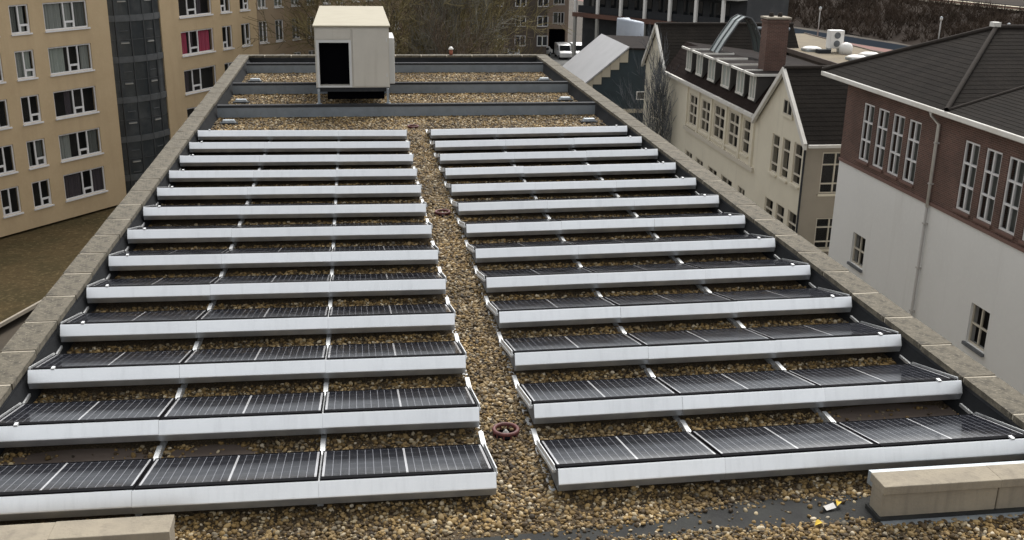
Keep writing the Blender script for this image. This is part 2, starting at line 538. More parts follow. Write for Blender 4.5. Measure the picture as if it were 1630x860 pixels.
def window(parent, fr, r, cols=(0.5,), rows=(), hopper=None, fm='white_frame', fw=0.07, rev=0.14, sill=True,
           curtains=(), gm='glass', sill_m=None, proud=0.0, panes=True, row_cols=None):
    """cols: mullion positions 0..1 ; rows: transoms 0..1 (over all columns) ; hopper=(col index, height fraction)"""
    s0, s1, z0, z1 = r
    w, h = s1 - s0, z1 - z0
    d0, d1 = -rev, -rev + 0.07
    mb = MB(fr)
    e = 0.004
    mb.box(s0 + e, s0 + fw, d0, d1, z0 + e, z1 - e)
    mb.box(s1 - fw, s1 - e, d0, d1, z0 + e, z1 - e)
    mb.box(s0 + fw, s1 - fw, d0, d1, z0 + e, z0 + fw)
    mb.box(s0 + fw, s1 - fw, d0, d1, z1 - fw, z1 - e)
    ss = [s0 + fw] + [s0 + c * w for c in cols] + [s1 - fw]
    for c in cols:
        x = s0 + c * w
        mb.box(x - fw / 2, x + fw / 2, d0 + 0.002, d1 + 0.004, z0 + fw, z1 - fw)
    zs = [z0 + fw] + [z0 + q * h for q in rows] + [z1 - fw]
    for q in rows:
        z = z0 + q * h
        mb.box(s0 + fw, s1 - fw, d0 + 0.004, d1 + 0.008, z - fw / 2, z + fw / 2)
    if hopper:
        i, q = hopper
        z = z0 + q * h
        mb.box(ss[i], ss[i + 1], d0 + 0.006, d1 + 0.012, z - fw * 0.7, z + fw * 0.7)
        mb.box(ss[i], ss[i] + fw * 1.1, d0 + 0.006, d1 + 0.014, z0 + fw, z)
        mb.box(ss[i + 1] - fw * 1.1, ss[i + 1], d0 + 0.006, d1 + 0.014, z0 + fw, z)
    wo = mb.build('window', fm, parent)
    if panes:
        for i in range(len(ss) - 1):
            for j in range(len(zs) - 1):
                g = MB(fr)
                g.poly([(ss[i], d0 + 0.03, zs[j]), (ss[i + 1], d0 + 0.03, zs[j]), (ss[i + 1], d0 + 0.03, zs[j + 1]), (ss[i], d0 + 0.03, zs[j + 1])])
                g.build('pane', gm, wo)
    else:
        g = MB(fr)
        g.poly([(s0 + fw, d0 + 0.03, z0 + fw), (s1 - fw, d0 + 0.03, z0 + fw), (s1 - fw, d0 + 0.03, z1 - fw), (s0 + fw, d0 + 0.03, z1 - fw)])
        g.build('pane', gm, wo)
    if sill:
        k = MB(fr)
        k.box(s0 - 0.06, s1 + 0.06, -0.05, 0.09, z0 - 0.10, z0 - 0.003)
        k.build('sill', sill_m or fm, wo)
    for (a, b, c) in curtains:
        k = MB(fr)
        n = max(6, int((b - a) * w / 0.07))
        pts = [(s0 + w * (a + (b - a) * i / n), -rev - 0.12 - 0.035 * math.cos(i * 2.2 + 0.7 * math.sin(i * 0.9))) for i in range(n + 1)]
        for (x0, y0), (x1, y1) in zip(pts[:-1], pts[1:]):
            k.poly([(x0, y0, z0 + 0.02), (x1, y1, z0 + 0.02), (x1, y1, z1 - 0.02), (x0, y0, z1 - 0.02)])
        k.build('curtain', c, wo)
    return wo


def tile_plane(mb, poly, course=0.25, lift=0.013):
    """overlapping tile courses on a planar convex polygon (world points); poly[0]->poly[1] is the eave"""
    P = [Vector(q) for q in poly]
    e = (P[1] - P[0]).normalized()
    nrm = (P[1] - P[0]).cross(P[2] - P[0]).normalized()
    if nrm.z < 0:
        nrm = -nrm
    up = nrm.cross(e)
    if up.z < 0:
        up = -up
    L = [((q - P[0]).dot(e), (q - P[0]).dot(up)) for q in P]
    vmax = max(b for a, b in L)

    def span(v):
        xs = []
        for i in range(len(L)):
            (a0, b0), (a1, b1) = L[i], L[(i + 1) % len(L)]
            if (b0 - v) * (b1 - v) <= 0 and abs(b1 - b0) > 1e-9:
                xs.append(a0 + (a1 - a0) * (v - b0) / (b1 - b0))
        return (min(xs), max(xs)) if len(xs) > 1 else None
    v = 0.0
    k = 0
    while v < vmax - 0.02:
        v2 = min(v + course, vmax - 0.002)
        s0, s1 = span(v + 0.001), span(v2)
        if s0 and s1:
            j = 0.0
            a = P[0] + e * s0[0] + up * v + nrm * (lift + j)
            b = P[0] + e * s0[1] + up * v + nrm * (lift + j)
            c = P[0] + e * s1[1] + up * v2 + nrm * 0.004
            d = P[0] + e * s1[0] + up * v2 + nrm * 0.004
            a2 = a - nrm * (lift + j - 0.002)
            b2 = b - nrm * (lift + j - 0.002)
            mb.poly([a, b, c, d])
            mb.poly([a2, b2, b, a])
        v = v2
        k += 1


def ridge_line(parent, a, b, r=0.085, step=0.42, m='ridge_tile', name='ridge_tile'):
    a, b = Vector(a), Vector(b)
    n = max(1, int((b - a).length / step))
    d = (b - a) / n
    me = None
    for i in range(n):
        if me is None:
            k = MB()
            k.tube([(0, 0, 0), tuple(d * 1.04)], [r * 1.0, r * 1.0], 8, cap=False)
            me = k.mesh(name, m, True)
        link_mesh(name, me, parent, a + d * i)


# ------------------------------------------------------------------ ground and far setting
GZ = -15.0
g = MB()
g.poly([(-900, -300, GZ), (900, -300, GZ), (900, 1500, GZ), (-900, 1500, GZ)])
struct(g.build('ground', 'soil'))
g = MB()
g.box(6.6, 17.6, -20, 70, GZ + 0.004, GZ + 0.02)
struct(g.build('street', 'asphalt'))
g = MB()
g.box(16.4, 17.95, -20, 70, GZ + 0.03, GZ + 0.14)
struct(g.build('pavement', 'concrete_far'))
g = MB()
g.poly([(8, 100, GZ + 0.01), (60, 100, GZ + 0.01), (80, 160, GZ + 0.01), (20, 175, GZ + 0.01)])
struct(g.build('car_park', 'paving_grey'))

# ------------------------------------------------------------------ the flat roof
RZ = -0.39
XL0, XL1 = -5.63, -5.22      # left parapet
XR0, XR1 = 5.84, 6.27        # right parapet
YF = 32.35                   # far parapet inner face
rf = MB()
rf.poly([(XL0 + 0.05, -4.5, RZ), (XR1 - 0.05, -4.5, RZ), (XR1 - 0.05, YF + 0.3, RZ), (XL0 + 0.05, YF + 0.3, RZ)])
roof = struct(rf.build('flat_roof', 'gravel_bed'))
w = MB()
w.box(XL0 + 0.08, XR1 - 0.08, -4.5, YF + 0.35, GZ, RZ - 0.03)
struct(w.build('building_body', 'grey_wall'))

bt = MB()
bt.poly([(-6.0, -0.62, RZ + 0.004), (-0.4, -0.60, RZ + 0.004), (0.6, -0.56, RZ + 0.004), (1.5, -0.50, RZ + 0.004), (2.1, -0.32, RZ + 0.004), (2.6, -0.24, RZ + 0.004), (3.8, -0.26, RZ + 0.004),
         (6.2, -0.25, RZ + 0.004), (6.2, -0.95, RZ + 0.004), (3.5, -0.80, RZ + 0.004), (2.4, -0.79, RZ + 0.004), (0.9, -0.83, RZ + 0.004), (-6.0, -0.95, RZ + 0.004)])
struct(bt.build('bitumen_strip', 'bitumen'))


def parapet(name, label, axis, a0, a1, lo, hi, inner):
    """axis 'y': runs along y between lo..hi with x from a0..a1; inner=+1 if the roof lies at larger coordinate"""
    o = tag(empty(name, ((a0 + a1) / 2, (lo + hi) / 2, RZ) if axis == 'y' else ((lo + hi) / 2, (a0 + a1) / 2, RZ)), label, 'parapet')
    ox, oy, oz = o.location

    def bx(mb, u0, u1, v0, v1, z0, z1):
        if axis == 'y':
            mb.box(u0 - ox, u1 - ox, v0 - oy, v1 - oy, z0 - oz, z1 - oz)
        else:
            mb.box(v0 - ox, v1 - ox, u0 - oy, u1 - oy, z0 - oz, z1 - oz)
    k = MB()
    bx(k, a0 + 0.04, a1 - 0.04, lo, hi, RZ - 0.02, -0.072)
    k.build('wall', 'upstand', o)
    # mortar bed shows as the pale joints
    k = MB()
    bx(k, a0 + 0.012, a1 - 0.012, lo + 0.01, hi - 0.01, -0.072, -0.006)
    k.build('mortar_bed', 'mortar', o)
    n = int(round((hi - lo) / 1.0))
    st = (hi - lo) / n
    vs_ = []
    for q in range(4):
        k = MB()
        j = [rng.uniform(-0.006, 0.006) for _ in range(4)]
        u = (a1 - a0) / 2
        if axis == 'y':
            k.hexa([(-u, 0.022, -0.075), (u, 0.022, -0.075), (u, st - 0.022, -0.075), (-u, st - 0.022, -0.075)],
                   [(-u, 0.022 + j[0], j[0]), (u, 0.022, j[1]), (u, st - 0.022, j[2]), (-u, st - 0.022 + j[1], j[3])])
        else:
            k.hexa([(0.022, -u, -0.075), (st - 0.022, -u, -0.075), (st - 0.022, u, -0.075), (0.022, u, -0.075)],
                   [(0.022, -u, j[0]), (st - 0.022, -u, j[1]), (st - 0.022, u, j[2]), (0.022, u, j[3])])
        vs_.append(k.mesh('coping_slab', 'coping'))
    for i in range(n):
        c = (a0 + a1) / 2 - (ox if axis == 'y' else oy) + rng.uniform(-0.006, 0.006)
        l = lo + i * st - (oy if axis == 'y' else ox)
        s = link_mesh('coping_slab', vs_[i % 4 if i % 7 else (i + 1) % 4], o, (c, l, -oz) if axis == 'y' else (l, c, -oz))
    # sloped bitumen upstand on the roof side
    k = MB()
    e = a1 - 0.05 if inner > 0 else a0 + 0.05
    q = 0.17 * inner
    L0, L1 = lo - (oy if axis == 'y' else ox), hi - (oy if axis == 'y' else ox)
    c = e - (ox if axis == 'y' else oy)
    pts = [(c, -0.10 - oz), (c + 0.02 * inner, -0.10 - oz), (c + q, RZ + 0.006 - oz), (c, RZ + 0.006 - oz)]
    if axis == 'y':
        k.v += [(a, L0, b) for a, b in pts] + [(a, L1, b) for a, b in pts]
    else:
        k.v += [(L0, a, b) for a, b in pts] + [(L1, a, b) for a, b in pts]
    for i in range(4):
        j = (i + 1) % 4
        k.f.append((i, j, 4 + j, 4 + i))
    k.f += [(3, 2, 1, 0), (4, 5, 6, 7)]
    k.build('upstand', 'upstand', o)
    k = MB()
    e2 = a1 if inner > 0 else a0
    u0, u1 = sorted((e2 + 0.004 * inner - 0.05 * inner, e2 - 0.012 * inner))
    bx(k, u0, u1, lo + 0.02, hi - 0.02, -0.125, -0.078)
    k.build('edge_trim', 'steel_dark', o)
    return o


parapet('parapet', 'long parapet with tan stone coping on the side of the beige flats', 'y', XL0, XL1, -0.45, YF, 1)
parapet('parapet', 'long parapet with tan stone coping on the side of the white rendered wall', 'y', XR0, XR1, -0.45, YF, -1)
parapet('parapet', 'low parapet with thin pale coping across the far end of the roof', 'x', YF + 0.003, YF + 0.33, XL0, XR1, -1)


def kerb(label, x0, x1, n, back):
    o = tag(empty('concrete_kerb', ((x0 + x1) / 2, -0.64, RZ)), label, 'kerb')
    ox, oy, oz = o.location
    st = (x1 - x0) / n
    for i in range(n):
        k = MB()
        a, b = x0 + i * st + 0.006 - ox, x0 + (i + 1) * st - 0.006 - ox
        j = rng.uniform(-0.008, 0.008)
        k.box(a, b, -0.115 + j, 0.115 + j, 0.03, 0.30)
        k.build('kerb_block', 'kerb', o, bevel=0.012)
        k = MB()
        k.box(a - 0.01, b + 0.004, -0.145 + j, 0.145 + j, 0.302, 0.392)
        k.build('cap_stone', 'kerb', o, bevel=0.008)
    k = MB()
    k.box(x0 - ox - 0.02, x1 - ox, -0.155, 0.13, 0.004, 0.05)
    k.build('base_flashing', 'bitumen', o)
    if back:
        k = MB()
        k.hexa([(x0 - ox + 0.06, 0.15, 0.20), (x1 - ox, 0.15, 0.20), (x1 - ox, 0.30, 0.18), (x0 - ox + 0.06, 0.30, 0.18)],
               [(x0 - ox + 0.06, 0.15, 0.345), (x1 - ox, 0.15, 0.345), (x1 - ox, 0.30, 0.325), (x0 - ox + 0.06, 0.30, 0.325)])
        k.build('metal_flashing', 'flashing', o)
        k = MB()
        k.box(x0 - ox + 0.0, x1 - ox, -0.24, -0.15, 0.003, 0.02)
        k.build('foot_flashing', 'flashing', o)
    return o


kerb('stained concrete kerb with cap stones in the near corner beside fallen yellow leaves', 3.66, 6.1, 2, True)
kerb('concrete kerb with cap stones at the bottom corner below the beige flats side', -6.0, -2.97, 3, False)

# ------------------------------------------------------------------ solar array
RP = 1.464
WM = 1.717
NROW = 13
BL = [(-5.15, 1, 'left'), (0.617, -1, 'right')]       # block start x, sign of crossfall, name
CF = 0.0083
ORD = ['front', 'second', 'third', 'fourth', 'fifth', 'sixth', 'seventh', 'eighth', 'ninth', 'tenth', 'eleventh', 'twelfth', 'last']


def bz(block, x):
    return -CF * (x + 5.15) if block == 0 else -CF * (5.768 - x)


PY0, PZ0, PY1, PZ1 = 0.075, -0.022, 1.105, -0.262
TILT = math.atan2(PZ0 - PZ1, PY1 - PY0)
PWD = math.hypot(PY1 - PY0, PZ1 - PZ0)


def panel_meshes():
    hw = (WM - 0.02) / 2
    f = 0.022
    f2 = 0.09
    fr = MB()
    for (x0, x1, y0, y1) in ((-hw, hw, 0, f2), (-hw, hw, PWD - f, PWD), (-hw, -hw + 0.014, f2, PWD - f), (hw - 0.014, hw, f2, PWD - f)):
        fr.box(x0, x1, y0, y1, -0.035, 0.004)
    a = fr.mesh('frame', 'panel_frame')

    def sheet(x0, x1, m, nm):
        k = MB()
        k.poly([(x0, f2, 0), (x1, f2, 0), (x1, PWD - f, 0), (x0, PWD - f, 0)])
        return k.mesh(nm, m)
    e = hw - 0.014
    return a, sheet(-e + 0.024, -0.011, 'pv_cells', 'cell_field'), sheet(0.011, e - 0.024, 'pv_cells', 'cell_field'), \
        sheet(-0.011, 0.011, 'panel_white', 'divider_strip'), sheet(-e, -e + 0.024, 'panel_white', 'end_strip'), sheet(e - 0.024, e, 'panel_white', 'end_strip')


PM = panel_meshes()
PN = ['frame', 'cell_field', 'cell_field', 'divider_strip', 'end_strip', 'end_strip']
# deflector profile (y, z)
DP = [(0.022, -0.024), (0.011, -0.004), (0.001, 0.0), (-0.007, -0.008), (-0.060, -0.128), (-0.064, -0.139), (-0.063, -0.145), (-0.056, -0.150)]
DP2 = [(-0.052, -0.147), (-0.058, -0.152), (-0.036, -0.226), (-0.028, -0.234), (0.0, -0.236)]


def sheet_mesh(L, prof, nm, m_):
    k = MB()
    n = len(prof)
    for x in (0.0008, L - 0.0008):
        for (y, z) in prof:
            k.v.append((x, y, z))
    for i in range(n - 1):
        k.f.append((i, i + 1, n + i + 1, n + i))
    return k.mesh(nm, m_)


DM = sheet_mesh(WM, DP, 'deflector_sheet', 'alu_sheet')
DM2 = sheet_mesh(WM, DP2, 'shaded_fold', 'alu_shaded')  # lower part of the bent sheet, split off to carry the painted shade
cl = MB()
cl.box(-0.018, 0.018, -0.018, 0.05, -0.004, 0.018)
CLM = cl.mesh('clip', 'alu_bar')
ep = MB()
ep.extrude_x([(-0.05, -0.13), (-0.025, -0.238), (1.02, -0.315), (1.10, -0.30), (0.10, -0.075), (0.02, -0.035)], -0.003, 0.003)
EPM = ep.mesh('end_plate', 'plate_grey')
PLACE = {0: ['next to coping', 'middle of three', 'next to path'],
         1: ['next to path', 'middle of three', 'next to coping']}
SIDE = ['beige flats side', 'white wall side']
for b, (bx0, sg, nm) in enumerate(BL):
    for i in range(NROW):
        rot = CF * sg
        rw = {0: 'front row', NROW - 1: 'farthest row'}.get(i, ORD[i] + ' row from front')
        d = empty('wind_deflector', (bx0, i * RP, bz(b, bx0)), (0, rot, 0))
        tag(d, f'bright aluminium wind deflector of the {rw}, {SIDE[b]}', 'wind deflector', 'wind deflectors along the panel rows')
        for c in range(3):
            s = link_mesh('deflector_sheet', DM, d, (c * WM, rng.normal(0, 0.002), rng.normal(0, 0.0015)),
                          (rng.normal(0, 0.016), rng.normal(0, 0.0013), rng.normal(0, 0.0012)))
            link_mesh('shaded_fold', DM2, d, s.location, s.rotation_euler)
        xo = 0.28 if b == 0 else 3 * WM - 0.28
        link_mesh('clip', CLM, d, (xo, 0, 0.001))
        for x in (0.004, 3 * WM - 0.004):
            link_mesh('end_plate', EPM, d, (x, 0, 0))
        for c in range(3):
            xc = bx0 + (c + 0.5) * WM
            pnl = empty('solar_panel', (xc, i * RP + PY0 + rng.normal(0, 0.003), bz(b, xc) + PZ0 + rng.normal(0, 0.002)),
                        (-TILT + rng.normal(0, 0.003), rot + rng.normal(0, 0.001), rng.normal(0, 0.0008)))
            tag(pnl, f'black solar panel in {rw}, {SIDE[b]}, {PLACE[b][c]}', 'solar panel', 'solar panels in rows on the gravel roof')
            for me, pn in zip(PM, PN):
                link_mesh(pn, me, pnl)

sup = MB()
sup.extrude_x([(PY0 + 0.02, PZ0 - 0.042), (PY1 + 0.03, PZ1 - 0.044), (PY1 + 0.03, PZ1 - 0.085), (PY0 + 0.02, PZ0 - 0.075)], -0.02, 0.02)
SUPM = sup.mesh('sloped_support', 'alu_bar')
sv = MB()
sv.extrude_x([(PY0 + 0.03, PZ0 + 0.012), (PY1 + 0.01, PZ1 + 0.014), (PY1 + 0.05, PZ1 - 0.06), (PY0 + 0.01, PZ0 - 0.055)], -0.006, 0.006)
SVM = sv.mesh('end_clamp', 'alu_bar')
gp = MB()
gp.extrude_x([(PY1 - 0.05, PZ1 - 0.03), (PY1 + 0.06, PZ1 - 0.012), (PY1 + 0.30, PZ1 - 0.01), (PY1 + 0.30, PZ1 - 0.045), (PY1 + 0.0, PZ1 - 0.055)], -0.026, 0.026)
GPM = gp.mesh('gap_bracket', 'alu_bar')
RN = {0: ['by the beige flats coping', 'one panel in from the beige flats coping', 'one panel from the path, beige flats side', 'along the path, beige flats side'],
      1: ['along the path, white wall side', 'one panel from the path, white wall side', 'one panel in from the white wall coping', 'by the white wall coping']}
for b, (bx0, sg, nm) in enumerate(BL):
    for j in range(4):
        x = bx0 + j * WM + (0.0 if 0 < j < 3 else (-0.012 if j == 0 else 0.012))
        o = empty('mounting_rail', (x, 0, bz(b, x)), (0, 0, 0))
        tag(o, f'aluminium mounting rail under the panel rows {RN[b][j]}', 'mounting rail', 'mounting rails under the solar panels')
        k = MB()
        k.box(-0.03, 0.03, 0.15, (NROW - 1) * RP + PY1 + 0.25, -0.375, -0.335)
        k.build('base_bar', 'alu_bar', o)
        for i in range(NROW):
            link_mesh('sloped_support', SUPM, o, (0, i * RP, 0))
            link_mesh('gap_bracket', GPM, o, (0, i * RP, 0))
            if j in (0, 3):
                link_mesh('end_clamp', SVM, o, (0.004 if j == 3 else -0.004, i * RP, 0))

# ------------------------------------------------------------------ drains on the path
for (x, y, where) in ((0.30, 1.42, 'near the front row of panels'), (0.35, 10.63, 'halfway along the path'), (0.27, 19.5, 'at the far end beyond the panels')):
    o = tag(empty('roof_drain', (x, y, RZ + 0.02)), f'dark red ring drain guard in the gravel path {where}', 'drain', 'red drain guards on the gravel path')
    k = MB()
    n, m_ = 28, 8
    for i in range(n):
        for j in range(m_):
            a, q = 2 * math.pi * i / n, 2 * math.pi * j / m_
            rr = 0.135 + 0.022 * math.cos(q)
            k.v.append((rr * math.cos(a), rr * math.sin(a), 0.055 + 0.022 * math.sin(q)))
    for i in range(n):
        for j in range(m_):
            k.f.append((i * m_ + j, ((i + 1) % n) * m_ + j, ((i + 1) % n) * m_ + (j + 1) % m_, i * m_ + (j + 1) % m_))
    k.build('ring', 'drain_red', o, True)
    for i in range(10):
        a = 2 * math.pi * i / 10
        k = MB()
        k.tube([(0.135 * math.cos(a), 0.135 * math.sin(a), -0.02), (0.135 * math.cos(a), 0.135 * math.sin(a), 0.05)], 0.011, 6)
        k.build('post', 'drain_red', o)
    k = MB()
    k.tube([(0, 0, -0.018), (0, 0, -0.004)], 0.125, 20)
    k.build('sump', 'black', o)
    k = MB()
    k.tube([(0, 0, -0.02), (0, 0, 0.02), (0, 0, 0.05)], [0.05, 0.035, 0.012], 10)
    k.build('cone', 'pipe_grey', o)

# ------------------------------------------------------------------ steel beams, pads, air handling unit
for i, (y, lb) in enumerate(((21.25, 'grey steel I-beam across the roof nearest the solar panels'), (25.4, 'grey steel I-beam across the roof, middle of the three'), (30.2, 'grey steel I-beam across the roof nearest the far parapet'))):
    o = tag(empty('steel_beam', (0.3, y, RZ)), lb, 'beam', 'steel beams across the far end of the roof')
    x0, x1 = -5.12 - 0.3, 5.74 - 0.3
    k = MB(); k.box(x0, x1, -0.004, 0.20, 0.31, 0.378); k.build('top_flange', 'steel_dark', o)
    k = MB(); k.box(x0, x1, 0, 0.28, 0.03, 0.052); k.build('bottom_flange', 'steel_beam', o)
    k = MB(); k.box(x0, x1, 0.006, 0.026, 0.052, 0.31); k.build('web', 'steel_beam', o)
    for x in np.linspace(x0 + 0.01, x1 - 0.03, 6):
        k = MB(); k.box(x, x + 0.016, 0.026, 0.15, 0.052, 0.31); k.build('stiffener', 'steel_beam', o)
    for x in (x0 + 0.3, (x0 + x1) / 2, x1 - 0.5):
        k = MB(); k.box(x, x + 0.25, 0.02, 0.26, 0.0, 0.03); k.build('bearing_plate', 'steel_dark', o)
for (x, y, lb) in ((-4.72, 20.35, 'beige-flats end of the nearest beam'), (-4.72, 23.8, 'beige-flats end of the middle beam'), (-4.66, 28.1, 'beige-flats end of the farthest beam'),
                   (5.30, 20.05, 'white-wall end of the nearest beam'), (5.34, 23.8, 'white-wall end of the middle beam'), (5.40, 28.0, 'white-wall end of the farthest beam')):
    o = tag(empty('ballast_block', (x, y, RZ)), f'small grey ballast block on the gravel before the {lb}', 'ballast block', 'ballast blocks beside the steel beams')
    k = MB(); k.box(-0.24, 0.24, -0.13, 0.13, 0.01, 0.06); k.build('base_slab', 'bitumen', o)
    k = MB(); k.hexa([(-0.19, -0.10, 0.06), (0.19, -0.10, 0.06), (0.19, 0.10, 0.06), (-0.19, 0.10, 0.06)], [(-0.15, -0.08, 0.14), (0.15, -0.08, 0.14), (0.15, 0.08, 0.14), (-0.15, 0.08, 0.14)])
    k.build('block', 'galv', o, bevel=0.01)

hv = tag(empty('air_handling_unit', (-1.30, 21.6, RZ)), 'big cream rooftop air handling unit with a black intake opening on steel legs', 'air unit')
hx, hy, hz = hv.location
X0, X1, Y0, Y1, Z0, Z1 = -2.36 - hx, -0.27 - hx, 0.0, 5.7, 0.42 - hz, 2.12 - hz
OX0, OX1, OZ0, OZ1 = -2.25 - hx, -1.41 - hx, 0.48 - hz, 1.69 - hz
k = MB()
hf = ((0, 0, 0), (1, 0, 0), (0, -1, 0))
k.frame = hf
wall_open(k, X0, X1, Z0, Z1, [(OX0, OX1, OZ0, OZ1)], thick=0.25)
k.frame = None
k.poly([(X0, 0, Z0), (X0, 0, Z1), (X0, Y1, Z1), (X0, Y1, Z0)])
k.poly([(X1, 0, Z0), (X1, Y1, Z0), (X1, Y1, Z1), (X1, 0, Z1)])
k.poly([(X0, Y1, Z0), (X0, Y1, Z1), (X1, Y1, Z1), (X1, Y1, Z0)])
k.poly([(X0, 0, Z0), (X0, Y1, Z0), (X1, Y1, Z0), (X1, 0, Z0)])
k.build('housing', 'hvac_panel', hv)
k = MB()
k.hexa([(X0 - 0.04, -0.06, Z1), (X1 + 0.04, -0.06, Z1), (X1 + 0.04, Y1 + 0.04, Z1), (X0 - 0.04, Y1 + 0.04, Z1)],
       [(X0 - 0.04, -0.06, Z1 + 0.05), (X1 + 0.04, -0.06, Z1 + 0.05), (X1 + 0.0, Y1 + 0.04, Z1 + 0.13), (X0 - 0.0, Y1 + 0.04, Z1 + 0.13)])
rfh = k.build('roof_sheet', 'hvac_roof', hv, bevel=0.012)
for t_ in ():
    k = MB(); k.box(X0 - 0.03, X1 + 0.03, Y1 * t_, Y1 * t_ + 0.03, Z1 + 0.05 + 0.08 * t_, Z1 + 0.067 + 0.08 * t_); k.build('seam', 'hvac_roof', rfh)
k = MB()
for (a, b_, c, d_) in ((OX0 - 0.07, OX0, OZ0 - 0.05, OZ1 + 0.07), (OX1, OX1 + 0.07, OZ0 - 0.05, OZ1 + 0.07), (OX0, OX1, OZ1, OZ1 + 0.07), (OX0, OX1, OZ0 - 0.05, OZ0)):
    k.box(a, b_, -0.035, -0.002, c, d_)
ino = k.build('intake_frame', 'hvac_frame', hv)
for i in range(0):
    z = OZ0 + 0.05 + i * (OZ1 - OZ0 - 0.08) / 10
    k = MB(); k.hexa([(OX0, 0.03, z - 0.02), (OX1, 0.03, z - 0.02), (OX1, 0.11, z + 0.02), (OX0, 0.11, z + 0.02)], [(OX0, 0.03, z - 0.012), (OX1, 0.03, z - 0.012), (OX1, 0.11, z + 0.028), (OX0, 0.11, z + 0.028)])
    k.build('louvre_blade', 'black', ino)
k = MB(); k.poly([(OX0, 0.25, OZ0), (OX1, 0.25, OZ0), (OX1, 0.25, OZ1), (OX0, 0.25, OZ1)]); k.build('intake_back', 'black', ino)
k = MB(); k.box(OX1 + 0.11, X1 - 0.03, -0.022, -0.002, Z0 + 0.03, Z1 - 0.05); ap = k.build('access_panel', 'hvac_panel', hv, bevel=0.006)
for z in (Z0 + 0.3, Z1 - 0.4):
    k = MB(); k.box(X1 - 0.09, X1 - 0.06, -0.04, -0.022, z, z + 0.09); k.build('latch', 'hvac_frame', ap)
k = MB(); k.box(X0 + 0.03, OX1 + 0.06, -0.020, -0.002, OZ1 + 0.10, Z1 - 0.05); k.build('upper_panel', 'hvac_panel', hv, bevel=0.006)
k = MB(); k.box(X1 + 0.003, X1 + 0.17, 0.55, 2.1, 0.44 - hz, 1.76 - hz); sb = k.build('side_duct_box', 'hvac_frame', hv, bevel=0.015)
k = MB(); k.box(X1 + 0.17, X1 + 0.18, 0.7, 1.95, 0.55 - hz, 1.65 - hz); k.build('cover_plate', 'hvac_panel', sb)
k = MB()
k.box(X0 + 0.02, X1 - 0.02, 0.02, 0.10, 0.30 - hz, 0.416 - hz)
k.box(X0 + 0.02, X0 + 0.10, 0.10, Y1 - 0.1, 0.302 - hz, 0.414 - hz)
k.box(X1 - 0.10, X1 - 0.02, 0.10, Y1 - 0.1, 0.302 - hz, 0.414 - hz)
k.box(X0 + 0.02, X1 - 0.02, 3.9, 3.98, 0.30 - hz, 0.416 - hz)
k.build('base_frame', 'steel_dark', hv)
k = MB(); k.box(X0 + 0.3, X1 - 0.15, 0.35, 3.6, 0.03 - hz, 0.41 - hz); k.build('under_shade_box', 'black', hv)  # black box added to stand in for the shade under the unit
for (x, y) in ((X0 + 0.03, -0.22), (X1 - 0.10, -0.22), (X0 + 0.03, 3.93), (X1 - 0.10, 3.93)):
    k = MB()
    k.box(x, x + 0.07, y + 0.04, y + 0.11, -0.008 - hz, 0.30 - hz)
    lg = k.build('leg', 'galv', hv)
    k = MB(); k.box(x - 0.04, x + 0.11, y, y + 0.15, -0.0105 - hz, -0.0082 - hz); k.build('foot_plate', 'galv', lg)
for x in (X0 + 0.03, X1 - 0.10):
    k = MB(); k.box(x, x + 0.07, -0.18, 0.02, 0.305 - hz, 0.40 - hz); k.build('outrigger', 'galv', hv)

k = MB()
k.tube([(0, 0, 0), (0, 0, 0.2)], 0.07, 12)
vp = k.build('vent_pot', 'terracotta', None, True)
vp.location = (2.48, YF + 0.17, 0.004)
tag(vp, 'tiny terracotta vent pot with a pale cap on the far parapet', 'vent')
k = MB(); k.tube([(0, 0, 0.2), (0, 0, 0.24), (0, 0, 0.31)], [0.1, 0.1, 0.04], 12); k.build('cap', 'dome_white', vp, True)

# fallen leaves and scrap of paper
for (x, y, s, m_, lb) in ((3.37, -0.47, 0.05, 'leaf_yellow', 'yellow fallen leaf beside the white paper scrap by the kerb end'),
                          (3.02, -0.80, 0.055, 'leaf_yellow', 'lone yellow fallen leaf on the gravel edge in front'),
                          (1.55, -0.93, 0.04, 'leaf_yellow', 'small yellow leaf on the gravel at the bottom edge')):
    k = MB()
    for i in range(6):
        t0, t1 = i / 6, (i + 1) / 6
        w0, w1 = math.sin(math.pi * t0) * 0.55 * s, math.sin(math.pi * t1) * 0.55 * s
        z0, z1 = 0.4 * s * math.sin(t0 * 2.6), 0.4 * s * math.sin(t1 * 2.6)
        k.poly([((t0 - .5) * 2 * s, 0, z0), ((t1 - .5) * 2 * s, 0, z1), ((t1 - .5) * 2 * s, w1, z1 + w1 * 0.6), ((t0 - .5) * 2 * s, w0, z0 + w0 * 0.6)])
        k.poly([((t0 - .5) * 2 * s, 0, z0), ((t0 - .5) * 2 * s, -w0, z0 + w0 * 0.6), ((t1 - .5) * 2 * s, -w1, z1 + w1 * 0.6), ((t1 - .5) * 2 * s, 0, z1)])
    o = k.build('fallen_leaf', m_)
    o.location = (x, y, RZ + 0.035)
    o.rotation_euler = (0.1, 0.15, random.uniform(0, 3))
    tag(o, lb, 'leaf', 'fallen leaves on the near roof edge')
k = MB()
k.poly([(-0.06, -0.03, 0), (0.05, -0.04, 0.012), (0.06, 0.02, 0.035), (-0.05, 0.035, 0.01)])
k.poly([(-0.06, -0.03, 0), (-0.05, 0.035, 0.01), (-0.085, 0.03, 0.045), (-0.09, -0.02, 0.04)])
o = k.build('paper_scrap', 'paper')
o.location = (3.27, -0.50, RZ + 0.02)
o.rotation_euler = (0, 0, 0.3)
tag(o, 'crumpled white paper scrap on the bitumen by the kerb end', 'paper')


